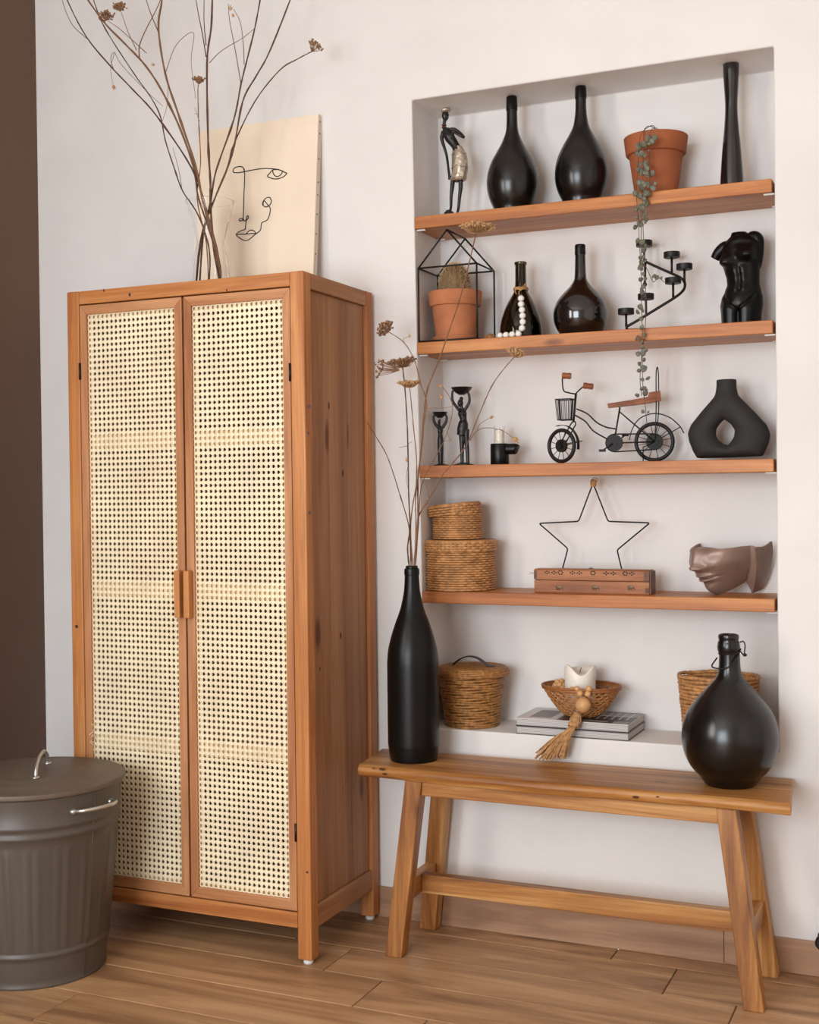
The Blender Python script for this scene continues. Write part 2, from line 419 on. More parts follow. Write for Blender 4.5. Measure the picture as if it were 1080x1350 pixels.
# floor: slab of grout with wood-look tiles
fl = tag(MB().box((RX0, RY0, -.1), (RX1, 0, -.003)).build('floor', MT['grout'], loc=(0, 0, 0)), 'floor of brown wood-look plank tiles with dark joints', 'floor', kind='structure')
TL, TW, GAP = .922, .1615, .0028
first = {0: -.784, 1: -.625, 2: -1.385, 3: -1.23, 4: -1.05, 5: -1.83}
meshes = {}
row = 0; y1 = 0.0
while y1 > RY0:
    y0 = max(RY0, -.0745-TW*row)
    x = first.get(row, -1.9+((row*.37) % 1)*TL)
    while x > RX0: x -= TL
    while x < RX1:
        a, b = max(x, RX0), min(x+TL, RX1)
        if b-a > .02:
            key = (round(b-a, 3), round(y1-y0, 3))
            cx, cy = (a+b)/2, (y0+y1)/2
            if key not in meshes:
                mb = MB(); hx, hy = (b-a-GAP)/2, (y1-y0-GAP)/2
                mb.box((-hx, -hy, -.012), (hx, hy, 0)); t = mb.build('floor_tile', MT['tile'], fl, loc=(0, 0, 0))
                m = t.modifiers.new('bevel', 'BEVEL'); m.width = .0012; m.segments = 1
                meshes[key] = t; t.location = (cx, cy, 0)
            else:
                t = meshes[key].copy(); col.objects.link(t); t.parent = fl; t.location = (cx, cy, 0)
        x += TL
    y1 = y0; row += 1
bb = thing('baseboard_back', (0, 0, 0), 'low skirting of wood-look tiles along the white wall', 'baseboard', kind='structure')
xs = [RX0+.001, -2.30, -1.378, -.53+0, .392, 1.314, RX1-.001]
for a, b in zip(xs[:-1], xs[1:]):
    MB().box((a+.0004, -.0085, .0005), (b-.0004, -.0003, .080)).build('skirting_tile', MT['skirt'], bb, loc=((a+b)/2, 0, 0), bevel=.0015)
bl = thing('baseboard_left', (RX0, 0, 0), 'low skirting of wood-look tiles along the brown wall', 'baseboard', kind='structure')
ys = [-.009, -.931, -1.853, -2.775, -3.697, -4.619, RY0+.001]
for a, b in zip(ys[:-1], ys[1:]):
    MB().box((RX0+.0003, b+.0012, .0005), (RX0+.0085, a-.0012, .080)).build('skirting_tile', MT['skirt'], bl, loc=(RX0, (a+b)/2, 0), bevel=.0015)

# ================================================================== CABINET
CX0, CX1, CY0, CY1, CZ = -2.107, -1.420, -.388, -.014, 1.635
cab = thing('cane_cabinet', ((CX0+CX1)/2, (CY0+CY1)/2, 0), 'tall honey-coloured wooden cabinet with two woven cane doors', 'cabinet')
PW = .037
LEGZ = .105
for x0, x1 in ((CX0, CX0+PW), (CX1-PW, CX1)):
    for y0, y1 in ((CY0, CY0+PW), (CY1-PW, CY1)):
        MB().box((x0, y0, .012), (x1, y1, CZ)).build('post', MT['cabZ'], cab, loc=((x0+x1)/2, (y0+y1)/2, 0), bevel=.003)
        MB().lathe(((x0+x1)/2, (y0+y1)/2, 0), [(.011, .0), (.012, .003), (.011, .012)], 16).build('foot_glide', MT['plastic'], cab, smooth=True)
TR = .034
zb0, zb1 = P(394.8, 1224.4, CY0).z, P(394.8, 1204, CY0).z
e = .0005
for y0, y1 in ((CY0+.001, CY0+.026), (CY1-.026, CY1-.001)):
    MB().box((CX0+PW+e, y0, CZ-TR), (CX1-PW-e, y1, CZ-.0005)).build('top_rail', MT['cabX'], cab, loc=(CX0, y0, CZ), bevel=.002)
    MB().box((CX0+PW+e, y0, zb0), (CX1-PW-e, y1, zb1)).build('bottom_rail', MT['cabX'], cab, loc=(CX0, y0, zb0), bevel=.002)
for x0, x1 in ((CX0+.001, CX0+.025), (CX1-.025, CX1-.001)):
    MB().box((x0, CY0+PW+e, CZ-TR-.004), (x1, CY1-PW-e, CZ-.0005)).build('side_top_rail', MT['panelY'], cab, loc=(x0, CY0, CZ), bevel=.002)
    MB().box((x0, CY0+PW+e, zb0-.004), (x1, CY1-PW-e, zb1+.012)).build('side_bottom_rail', MT['panelY'], cab, loc=(x0, CY0, zb0), bevel=.003)
    ww = (CY1-CY0-2*PW)/3
    for k in range(3):
        ya = CY0+PW+k*ww
        s = 1 if x0 > -1.9 else -1
        MB().box((x0+.005+.004*s, ya+.0006, zb1+.013), (x1-.005+.001*s-.004, ya+ww-.0006, CZ-TR-.005)).build('side_board', MT['panelZ'], cab, loc=(x0, ya, .8), bevel=.001)
MB().box((CX0+.026, CY0+.027, CZ-.022), (CX1-.026, CY1-.027, CZ-.002)).build('top_board', MT['cabX'], cab, loc=(CX0, CY0, CZ))
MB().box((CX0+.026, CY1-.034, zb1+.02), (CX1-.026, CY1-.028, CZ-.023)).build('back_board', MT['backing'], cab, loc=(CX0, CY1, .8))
MB().box((CX0+.026, CY0+.030, zb1-.010), (CX1-.026, CY1-.036, zb1+.006)).build('bottom_board', MT['panelX'], cab, loc=(CX0, CY0, .1))
for pz in (578, 780, 988):
    z = P(250, pz, CY0).z
    MB().box((CX0+.028, CY0+.0215, z-.011), (CX1-.028, CY1-.036, z+.011)).build('inner_shelf', MT['pine'], cab, loc=(CX0, CY0, z))
# doors
DZ0, DZ1 = zb1+.003, CZ-TR-.003
XM = P(245, 790, CY0).x
def clip_seg(p, q, x0, x1, z0, z1):
    t0, t1 = 0.0, 1.0; dx, dz = q[0]-p[0], q[1]-p[1]
    for pp, qq in ((-dx, p[0]-x0), (dx, x1-p[0]), (-dz, p[1]-z0), (dz, z1-p[1])):
        if abs(pp) < 1e-12:
            if qq < 0: return None
        else:
            r = qq/pp
            if pp < 0: t0 = max(t0, r)
            else: t1 = min(t1, r)
    if t0 >= t1: return None
    return ((p[0]+dx*t0, p[1]+dz*t0), (p[0]+dx*t1, p[1]+dz*t1))
def cane(x0, x1, z0, z1, y, pitch, pz):
    mb = MB()
    nx = round((x1-x0)/pitch); px = (x1-x0)/nx; nz = round((z1-z0)/pz); pz = (z1-z0)/nz
    def strand(p, q, w, d):
        c = clip_seg(p, q, x0, x1, z0, z1)
        if not c: return
        (ax, az), (bx, bz) = c; L = math.hypot(bx-ax, bz-az)
        if L < .002: return
        ux, uz = (bx-ax)/L, (bz-az)/L; nx_, nz_ = -uz*w/2, ux*w/2
        yy = y+d; t = .0007
        mb.hexa([(ax-nx_, yy-t, az-nz_), (bx-nx_, yy-t, bz-nz_), (bx-nx_, yy+t, bz-nz_), (ax-nx_, yy+t, az-nz_),
                 (ax+nx_, yy-t, az+nz_), (bx+nx_, yy-t, bz+nz_), (bx+nx_, yy+t, bz+nz_), (ax+nx_, yy+t, az+nz_)])
    for i in range(nx+1):
        for s in (-1, 1): strand((x0+i*px+s*px*.115, z0), (x0+i*px+s*px*.115, z1), px*.212, .0004)
    for j in range(nz+1):
        for s in (-1, 1): strand((x0, z0+j*pz+s*pz*.110), (x1, z0+j*pz+s*pz*.110), pz*.205, -.0006)
    n = nx+nz+2; H = (z1-z0)/pz
    for k in range(-n, n+1):
        u = k+.5
        strand((x0+u*px, z0), (x0+(u+H)*px, z1), px*.145, -.0016)
        strand((x0+u*px, z0), (x0+(u-H)*px, z1), px*.145, -.0024)
    return mb
def make_door(px0, pc0, pc1, px1, hinge_left):
    x0, x1 = px0, px1
    fy0, fy1 = CY0+.002, CY0+.020
    c0, c1 = pc0, pc1
    cz0, cz1 = DZ0+.026, DZ1-.024
    mb = MB()
    def mitre(a, b, c, d):        # bar from outer edge a-b to inner edge c-d (x, z)
        mb.hexa([(a[0], fy0, a[1]), (b[0], fy0, b[1]), (b[0], fy1, b[1]), (a[0], fy1, a[1]), (c[0], fy0, c[1]), (d[0], fy0, d[1]), (d[0], fy1, d[1]), (c[0], fy1, c[1])])
    mitre((x0, DZ0), (x0, DZ1), (c0, cz0), (c0, cz1)); mitre((x1, DZ0), (x1, DZ1), (c1, cz0), (c1, cz1))
    d = mb.build('door', MT['doorZ'], cab, loc=(x0, fy0, DZ0), bevel=.0012)
    for (a, b, c, e2) in (((x0, DZ0), (x1, DZ0), (c0, cz0), (c1, cz0)), ((x0, DZ1), (x1, DZ1), (c0, cz1), (c1, cz1))):
        mb = MB(); mitre(a, b, c, e2); mb.build('door_rail', MT['doorX'], d, loc=(x0, fy0, a[1]), bevel=.0012)
    # rebate behind the cane
    mb = MB(); lip = .010
    for a in ((c0-.004, c0+lip, cz0, cz1), (c1-lip, c1+.004, cz0, cz1), (c0+lip, c1-lip, cz0-.004, cz0+lip), (c0+lip, c1-lip, cz1-lip, cz1+.004)):
        mb.box((a[0], fy0+.013, a[2]), (a[1], fy1, a[3]))
    mb.build('rebate_strip', MT['pine'], d)
    for pzz in (578, 780, 988):
        z = P(250, pzz, CY0).z
        MB().box((c0+lip+.0005, fy0+.0120, z-.017), (c1-lip-.0005, fy1-.0005, z+.017)).build('cross_rail', MT['pine'], d)
    cane(c0-.001, c1+.001, cz0-.001, cz1+.001, fy0+.0085, .0133, .0144).build('cane_webbing', MT['cane'], d, kind='stuff')
    hx = x0 if hinge_left else x1
    for pz in ((490, 1098) if not hinge_left else (490, 1090)):
        z = P(100 if hinge_left else 393, pz, CY0).z
        MB().tube([(hx, CY0+.000, z-.021), (hx, CY0+.000, z+.021)], .0032, 8).build('hinge', MT['hinge'], d, smooth=True)
    # pull: a wooden bar standing off the meeting stile
    zc0, zc1 = P(245, 814, CY0).z, P(245, 752, CY0).z
    hx0 = (c1+.002) if hinge_left else (x0+.002)
    MB().box((hx0, fy0-.021, zc0), (hx0+.0165, fy0-.0005, zc1)).build('handle', MT['cabZ'], d, loc=(hx0, fy0, zc0), bevel=.0025)
    return d, (c0, c1, cz0, cz1, fy0)
gx0, gx1 = CX0+PW+.0015, CX1-PW-.0015
d1, g1 = make_door(gx0, gx0+.021, XM-.0025-.022, XM-.0025, True)
d2, g2 = make_door(XM+.0025, XM+.0025+.022, gx1-.020, gx1, False)
# frayed cane ends at the left door's lower hinge side
mb = MB()
for k in range(9):
    z = P(116, 958+k*3.5, CY0).z; x = g1[0]+.002
    q = Vector((x, g1[4]+.004, z)); u = Vector((random.uniform(-.006, .012), -random.uniform(.006, .014), random.uniform(-.004, .016)))
    mb.tube(spline([q, q+u*.6, q+u*1.2+Vector((0, 0, random.uniform(-.004, .006)))], 3), .0009, 5)
mb.build('frayed_cane', MT['cane'], d1)

# knots
for px, py, r in ((433.5, 535, .0075), (452, 624, .0085), (449, 838, .0075), (421.5, 882, .006), (452, 1040, .005), (476, 541, .004)):
    d = ray(px, py); X = CX1-.0095; p = CAM+d*((X-CAM.x)/d.x)
    MB().ball(p, r, 14, 8, (.12, .75, 1.35)).build('knot', MT['knot'], cab, smooth=True)
for px, py, r in ((171, 388.5, .0045), (137, 383, .0035), (299, 382.5, .003)): MB().ball(P(px, py, CY0+.001), r, 12, 6, (.8, .15, 1.1)).build('knot', MT['knot'], cab, smooth=True)
for px, py, r in ((407.5, 536, .0045), (407, 571, .003), (408.5, 676, .004), (101, 826, .005), (405, 1150, .003)): MB().ball(P(px, py, CY0), r, 12, 6, (1.1, .15, .9)).build('knot', MT['knot'], cab, smooth=True)

# ================================================================== BENCH
BZ = .45; BX0, BX1, BY0, BY1 = -1.385, -.352, -.252, -.0115
ben = thing('wooden_bench', ((BX0+BX1)/2, (BY0+BY1)/2, 0), 'narrow rustic teak bench with splayed legs against the white wall', 'bench')
mb = MB(); rows = []
nseg = 40
for i in range(nseg+1):
    t = i/nseg; fx = -1.366+(-.344+1.366)*t; kx = -1.398+(-.371+1.398)*t; ya_ = -.246-.014*t; yb_ = -.034+.022*t     # the board is not quite square
    X = lambda y: fx+(kx-fx)*(y-ya_)/(yb_-ya_)
    BY0 = ya_
    wob = .0035*math.sin(t*9+1)+.002*math.sin(t*23)
    th = .027+.002*math.sin(t*5)
    inx = 0.0
    rows.append([(X(y), y, z) for y, z in ((BY0+wob+.012, BZ), (BY0+wob+.003, BZ-.004), (BY0+wob, BZ-.012), (BY0+wob+.006, BZ-th), (yb_, BZ-th), (yb_, BZ))])
b0 = mb.quad_grid(rows)
mb.f.append(tuple(b0+k for k in range(6))); mb.f.append(tuple(b0+nseg*6+k for k in reversed(range(6))))
top = mb.build('seat', MT['benchX'], ben, loc=(BX0, BY0, BZ), bevel=.003)
# worm holes and the chip in the front edge
chip = simple('dark_chip', rgb(70, 38, 20), .8)
for px, py, r in ((492.5, 1013, .0030), (503.5, 1014, .0060), (507, 1020.5, .0048), (838, 1051, .0055), (867, 1050.5, .0028)):
    p = P(px, py, -.2465-.014*(px-472)/567); MB().ball(p, r, 10, 6, (1.3, .35, .5)).build('worm_hole', chip, ben, smooth=True)
def leg(tl, tr, bl, br, y_top, y_bot, dep, zt):
    a = [P(bl[0], bl[1], y_bot), P(br[0], br[1], y_bot), P(tl[0], tl[1], y_top), P(tr[0], tr[1], y_top)]
    for q, z in ((0, 0.0), (1, 0.0), (2, zt), (3, zt)): a[q].z = z
    return a
zt = BZ-.0275
legs = {}
LW = .043
for key, xt, xb, yt, yb in (('fl', P(545, 1040, -.235).x, P(518, 1262, -.262).x, -.236, -.262), ('fr', P(957, 1068, -.235).x, P(994, 1335, -.262).x, -.236, -.262)):
    legs[key] = (xt, xb, yt, yb)
legs['bl'] = (legs['fl'][0], legs['fl'][1], -.030, -.022)
legs['br'] = (legs['fr'][0], legs['fr'][1], -.030, -.022)
for k, (xt, xb, yt, yb) in legs.items():
    h = LW/2; s = 1 if k[0] == 'f' else -1; dp = .040
    ya, yb2 = (yt, yb) if s == 1 else (yt-dp+.008, yb-dp+.008)
    ya, yc = ya, yb2
    c = [(xb-h, yc, 0), (xb+h, yc, 0), (xb+h, yc+dp, 0), (xb-h, yc+dp, 0), (xt-h, ya, zt), (xt+h, ya, zt), (xt+h, ya+dp, zt), (xt-h, ya+dp, zt)]
    MB().hexa(c).build('leg', MT['benchZ'], ben, loc=(xb, yb, 0), bevel=.0025)
def legx(k, z): xt, xb = legs[k][0], legs[k][1]; return xb+(xt-xb)*z/zt
def legy(k, z): yt, yb = legs[k][2], legs[k][3]; return yb+(yt-yb)*z/zt
za0, za1 = zt-.036, zt
for yy in (-.229, -.068):
    xa, xb = legx('fl', zt-.02)+LW/2-.004, legx('fr', zt-.02)-LW/2+.004
    MB().box((xa+.003, yy, za0), (xb-.003, yy+.022, za1)).build('apron', MT['benchX'], ben, loc=(xa, yy, za0), bevel=.002)
zs0, zs1 = .128, .176
zc = (zs0+zs1)/2
for k in ('fl', 'fr'):
    x = legx(k, zc)
    MB().box((x-.013, legy('f'+k[1], zc)+.041, zs0), (x+.013, legy('b'+k[1], zc)-.033, zs1)).build('side_stretcher', MT['benchY'], ben, loc=(x, -.14, zs0), bevel=.002)
MB().box((legx('fl', zc)+.0135, -.155, zs0), (legx('fr', zc)-.0135, -.125, zs1-.002)).build('stretcher', MT['benchX'], ben, loc=(-1, -.14, zs0), bevel=.002)

# ================================================================== SHELVES
lab = ['thick oiled pine shelf carrying two big black bottles and the trailing plant',
       'thick oiled pine shelf carrying the wire house, black torso and candle branch',
       'thick oiled pine shelf carrying the model bicycle and the ring-shaped vase',
       'thick oiled pine shelf carrying the seagrass boxes, wire star and broken face planter']
for z, l in zip(SH, lab):
    x0, x1 = nx0(z-.03)+.001, NX1-.006
    o = thing('niche_shelf', ((x0+x1)/2, ND/2, z-.03), l, 'shelf', 'pine shelves in the niche')
    MB().box((x0, -.001, z-.0305), (x1, ND-.0015, z)).build('plank', MT['shelfX'], o, loc=(x0, 0, z), bevel=.0018)
    for xx, s in ((x0, 1), (x1, -1)):
        for y in (.014, .15):
            a, b = (xx+.0005, xx+.024) if s > 0 else (xx-.020, xx+.0045)
            MB().box((a, y-.004, z-.0345), (b, y+.004, z-.0307)).build('bracket', MT['plastic'], o, bevel=.001)

# ================================================================== BIN
bx, by, bh = -2.037, -.624, .452
bn = thing('metal_bin', (bx, by, 0), 'grey-brown ribbed metal bin with lid standing before the cane cabinet', 'bin')
def bin_fn(r, z, a):
    if .085 < z < .325:
        u = (a*18/(2*PI)) % 1.0
        k = 0
        for c in (.30, .62):
            d = abs(u-c)
            k += max(0, 1-(d/.10)**4)*.55
        e2 = min(1, (z-.085)/.012, (.325-z)/.012)
        return r+.005*k*e2
    return r
prof = [(.150, .004), (.162, .0), (.164, .002), (.164, .006), (.162, .010)]
R0, R1 = .162, .205
def rz(z): return R0+(R1-R0)*z/.43
zz = [.02, .06, .068]
for z in zz: prof.append((rz(z), z))
for z, d in ((.071, .003), (.075, .0042), (.079, .003), (.083, 0), (.085, 0), (.09, 0), (.098, 0), (.2, 0), (.31, 0), (.319, 0), (.326, 0), (.342, 0), (.346, .003), (.350, .0042), (.354, .003), (.358, 0), (.366, 0), (.369, .002), (.373, .003), (.377, .002), (.380, 0), (.42, 0), (.436, 0), (.438, .003), (.442, .004), (.444, .002), (.443, -.002), (.40, -.004), (.02, -.003)):
    prof.append((rz(z)+d, z))
edge_smooth(MB().lathe((bx, by, 0), prof, 180, cap1=True, fn=bin_fn).build('bin_body', MT['bin'], bn), 50)
rl = .2145
pl = [(rl-.004, bh-.012), (rl, bh-.0105), (rl+.001, bh-.006), (rl, bh-.001), (rl-.003, bh+.0005), (rl-.009, bh), (.150, bh+.003), (.146, bh+.0045), (.140, bh+.005), (.105, bh+.007), (.101, bh+.0085), (.095, bh+.009), (.0, bh+.012)]
lid = edge_smooth(MB().lathe((bx, by, 0), pl, 96, cap0=True).build('bin_lid', MT['bin_lid'], bn), 35)
def bow(mb, p, q, out, r, flat_end=True):
    pts = spline([p, p+out*.55+(q-p)*.06, p+out*.95+(q-p)*.28, p+out+(q-p)*.5, q+out*.95-(q-p)*.28, q+out*.55-(q-p)*.06, q], 5)
    n = len(pts); rs = [r*(.75 if i in (0, n-1) else 1) for i in range(n)]
    mb.tube(pts, rs, 10)
    for c in (p, q): mb.ball(c, r*2.0, 12, 6, (1.1, 1.1, .45) if abs(out.z) > .03 else (1, 1, .8))
ha, hb = F(48, 1024, bh+.009), F(62, 1006, bh+.009)
mb = MB(); bow(mb, F(47, 1025, bh+.0115), F(63, 1006, bh+.0115), Vector((0, 0, .040)), .0045)
mb.build('lid_handle', MT['steel'], lid, smooth=True)
for ang in (math.radians(-8), math.radians(172)):
    rr = rz(.405)+.001; da = .285
    p = Vector((bx+rr*math.cos(ang-da), by+rr*math.sin(ang-da), .402)); q = Vector((bx+rr*math.cos(ang+da), by+rr*math.sin(ang+da), .402))
    mb = MB(); bow(mb, p, q, Vector((math.cos(ang)*.045, math.sin(ang)*.045, .006)), .0045)
    mb.build('side_handle', MT['steel'], bn, smooth=True)
for ang in (math.radians(-8), ):
    mb = MB(); mb.tube([(bx+(rz(.01)+.0005)*math.cos(ang), by+(rz(.01)+.0005)*math.sin(ang), .01), (bx+(rz(.43)+.0005)*math.cos(ang), by+(rz(.43)+.0005)*math.sin(ang), .43)], .0014, 6)
    mb.build('seam', MT['bin'], bn, smooth=True)

# ================================================================== THINGS: helpers
def axis_at(px, py, Y, z):
    """foot of an upright axis seen at this pixel, on the plane y = Y, standing at height z"""
    p = P(px, py, Y); return Vector((p.x, Y, z))
def px_profile(ax, Y, z0, pr):
    """(row, half width in pixels) rows to (radius, height above z0)"""
    out = []
    for py, hw in pr:
        p = P(ax, py, Y); out.append((hw*mpp(p), p.z-z0))
    return out
def V(px, py, Y): return P(px, py, Y)
def strap(mb, pts, wdir, w, t):
    pts = [Vector(p) for p in pts]; n = len(pts); wd = Vector(wdir).normalized(); rows = []
    for i in range(n):
        tg = (pts[min(i+1, n-1)]-pts[max(i-1, 0)]).normalized(); nn = tg.cross(wd).normalized()
        rows.append([pts[i]+wd*w/2+nn*t/2, pts[i]-wd*w/2+nn*t/2, pts[i]-wd*w/2-nn*t/2, pts[i]+wd*w/2-nn*t/2])
    b = mb.quad_grid(rows); mb.f.append(tuple(b+k for k in range(4))); e2 = b+(n-1)*4; mb.f.append(tuple(e2+k for k in range(4)))
    return mb
YM = .080          # middle of a shelf, front to back

# ---- black bottles
def bottle(name, ax, ay, Y, z, pr, mat, label, cat='bottle', foot=None, group=None, n=48):
    c = axis_at(ax, ay, Y, z); t = thing(name, c, label, cat, group)
    prof = px_profile(ax, Y, z, pr); prof = [(r, h) for r, h in prof if h > .004]
    if foot: prof.append((foot*1.05*mpp(c), .0012)); prof.append((foot*.95*mpp(c), 0.0))
    else: prof.append((prof[-1][0]*.93, 0.0015)); prof.append((prof[-1][0]*.96, 0.0))
    prof = prof[::-1]
    sp = smooth_profile(prof, 4)
    r0, h0 = sp[-1]
    sp += [(r0*.72, h0+.0005), (r0*.62, h0-.002), (r0*.6, h0-.03)]
    edge_smooth(MB().lathe(c, sp, n).build('body', mat, t), 45)
    return t, c
t, c = bottle('black_flagon', 675.5, 200, YM, SH[0], [(146, 7.0), (158, 7.2), (170.4, 7.9), (178.8, 10), (190, 14.8), (201, 21), (212.6, 27.4), (226.7, 32.4), (240.7, 34.2), (252, 33.3), (263, 30.3), (274.5, 25.3)], MT['matte_black'], 'black teardrop flagon beside the carved dancer with silver skirt')
pr = px_profile(675.5, YM, SH[0], [(146, 7.5), (143, 7.6), (129, 7.3), (127.6, 6.6)])
edge_smooth(MB().lathe(c, pr, 32).build('cap', MT['satin_black'], t), 50)
t, c = bottle('black_flagon', 766.5, 200, YM, SH[0], [(130, 7.0), (145, 7.3), (156, 8.5), (167.5, 11), (178.8, 16.6), (191.5, 24), (205.6, 30.7), (219.6, 34.2), (231, 35), (242, 34), (253.4, 30.7), (263, 26)], MT['matte_black'], 'larger black teardrop flagon next to the trailing plant')
pr = px_profile(766.5, YM, SH[0], [(130, 7.6), (127, 7.7), (116, 7.4), (114.2, 6.6)])
edge_smooth(MB().lathe(c, pr, 32).build('cap', MT['satin_black'], t), 50)
# slim trumpet vase
ax = 964.5; c = axis_at(ax, 160, YM, SH[0]); t = thing('slim_vase', c, 'tall slim glossy black vase with a flared foot and mouth', 'vase')
pr = px_profile(ax, YM, SH[0], [(85, 10.4), (95, 10.2), (107, 9.7), (122, 8.8), (133, 8.2), (142, 8.05), (150, 8.3), (159, 8.8), (175, 10.1), (191.7, 11.7), (215, 13.5), (238, 15)])[::-1]
pr = [(pr[0][0]*1.03, 0)]+pr; sp = smooth_profile(pr, 4); r0, h0 = sp[-1]
edge_smooth(MB().lathe(c, sp+[(r0-.003, h0), (r0-.004, h0-.02), (.008, h0-.1)], 40).build('body', MT['gloss_black'], t), 45)
# round flagon on the second shelf
t, c = bottle('round_flagon', 765.6, 390, YM, SH[1], [(336, 6.7), (350, 7.1), (364, 7.7), (370, 9), (377.4, 14), (382.6, 19), (390, 26), (398, 31.6), (408.5, 35.3), (417, 36), (426, 34.7), (434.5, 31), (439, 28)], MT['gloss_black'], 'glossy round black flagon with a long straight neck')
pr = px_profile(765.6, YM, SH[1], [(336, 7.1), (334, 7.3), (328, 7.0), (325, 7.3), (322.6, 6.4)])
edge_smooth(MB().lathe(c, pr, 32).build('cap', MT['satin_black'], t), 50)

# ---- terracotta pot with string of hearts
ax = 865; c = axis_at(ax, 215, .085, SH[0])
hz = lambda py: P(ax, py, .085).z-SH[0]
m1 = mpp(P(ax, 200, .085))
pot = thing('potted_vine', c, 'terracotta pot with a string-of-hearts vine trailing down past three shelves', 'potted plant')
pr = [(0, .001), (26.0*m1, 0), (27.2*m1, .002), (35.0*m1, hz(206)), (38.2*m1, hz(205)), (39.2*m1, hz(203.5)), (41.6*m1, hz(184)), (41.8*m1, hz(182.5)), (41.2*m1, hz(181.8)), (38.6*m1, hz(182)), (37*m1, hz(190)), (0, hz(190))]
edge_smooth(MB().lathe(c, pr, 56).build('pot', MT['terracotta'], pot), 30)
MB().lathe(c+Vector((0, 0, hz(189))), [(0, .0), (36.5*m1, 0)], 30).build('soil', MT['soil'], pot)
strands = [
    [(866, 176, .045), (862, 166, .02), (854, 168, -.0), (845, 178, -.010), (842, 200, -.012), (841, 225, -.013), (839, 255, -.014), (842, 290, -.014), (843, 320, -.013), (845, 350, -.013), (846, 400, -.012), (847, 440, -.013), (847, 480, -.012), (848, 512, -.010), (851, 535, -.008), (853, 560, -.006)],
    [(868, 178, .05), (860, 167, .02), (850, 170, .0), (849, 190, -.010), (848, 220, -.012), (847, 260, -.014), (848, 300, -.014), (849, 330, -.013), (850, 360, -.012), (852, 400, -.012), (850, 440, -.013), (846, 470, -.012), (844, 500, -.010), (846, 522, -.009)],
    [(872, 178, .05), (866, 169, .02), (858, 172, .0), (858, 185, -.008), (856, 215, -.010), (857, 240, -.012), (850, 262, -.015), (846, 290, -.015), (846, 340, -.013), (852, 352, -.010), (858, 365, -.008), (862, 372, -.006), (868, 366, -.005), (876, 372, -.004)],
]
for s in strands:
    MB().tube(spline([V(*q) for q in s], 4), .0009, 5).build('strand', MT['vine'], pot, smooth=True)
def heart(s=.0075):
    mb = MB(); pts = []
    for k in range(14):
        a = 2*PI*k/14; r = 1-.28*math.cos(a)**8*(1 if math.cos(a) > 0 else 0)
        pts.append((math.sin(a)*s*r*.95, math.cos(a)*s*r*(1.0 if math.cos(a) > 0 else 1.25)))
    top = [Vector((x, y, .25*s*(1-(x*x+y*y)/(s*s)))) for x, y in pts]
    rows = [[p*1.0 for p in top], [p*.55+Vector((0, 0, .10*s)) for p in top]]
    b = mb.quad_grid(rows); mb.f.append(tuple(b+14+k for k in range(14)))
    low = [Vector((p.x, p.y, p.z-.0013)) for p in top]
    b2 = mb.quad_grid([low, top]); mb.f.append(tuple(b2+k for k in reversed(range(14))))
    return mb
leaf0 = heart().build('leaf', MT['leaf'], pot, loc=(0, 0, 0), smooth=True)
WORLDP = wl(pot)
leaves = [(856, 184, 8), (848, 190, 7), (842, 192, 7), (864, 182, 6), (860, 187, 6), (839, 201, 5), (846, 203, 6), (850, 204, 5), (844, 216, 5), (852, 215, 5), (848, 226, 7), (843, 223, 5), (860, 229, 6), (854, 231, 5), (842, 240, 6), (848, 243, 5), (846, 248, 8), (838, 254, 6), (852, 254, 6), (843, 258, 6), (861, 247, 6), (864, 241, 4), (856, 246, 5), (843, 273, 5), (838, 276, 4), (852, 267, 7), (846, 271, 5), (839, 286, 4), (850, 284, 4), (843, 294, 6), (838, 299, 5), (846, 297, 5), (841, 318, 5), (847, 320, 6), (849, 329, 6), (848, 338, 5), (850, 344, 5), (845, 351, 6), (843, 353, 4), (862, 364, 5), (866, 365, 5), (845, 368, 5), (851, 367, 4), (872, 366, 3), (847, 386, 6), (846, 381, 4), (844, 404, 6), (841, 412, 5), (847, 409, 4), (846, 432, 4), (840, 446, 6), (846, 449, 5), (850, 441, 4), (848, 465, 6), (841, 466, 5), (852, 462, 4), (843, 479, 4), (849, 485, 7), (842, 489, 4), (847, 500, 4), (854, 499, 5), (852, 515, 4), (846, 513, 4), (851, 518, 6), (841, 521, 4), (839, 521, 3), (848, 543, 4), (855, 543, 3)]
rnd = random.Random(5)
for _ in range(46):
    py_ = rnd.choice((rnd.uniform(182, 300), rnd.uniform(182, 300), rnd.uniform(300, 520))); leaves.append((848+rnd.uniform(-8, 8)*(1 if py_ < 260 else .55), py_, rnd.uniform(3, 5.5)))
for i, (px, py, s) in enumerate(leaves):
    o = leaf0 if i == 0 else leaf0.copy()
    if i: col.objects.link(o); o.parent = pot
    Yl = -.018 if py < 250 else -.017
    if 300 < py < 440: Yl = -.016
    o.location = P(px, py, Yl+rnd.uniform(-.004, .004))-WORLDP
    o.rotation_euler = (PI/2+rnd.uniform(-.7, .7), rnd.uniform(-.5, .5)+PI*rnd.choice((0, 1)), rnd.uniform(-.6, .9))
    k = s/6.2; o.scale = (k, k, k)

# ---- carved figures
def limb(mb, pts, rs, n=10): mb.tube(spline(pts, 4), _ease(rs, len(spline(pts, 4)), len(pts)), n)
def _ease(rs, m, n):
    if not isinstance(rs, (list, tuple)): return [rs]*m
    out = []
    for i in range(m):
        u = i/(m-1)*(n-1); k = min(int(u), n-2); f = u-k; out.append(rs[k]*(1-f)+rs[k+1]*f)
    return out
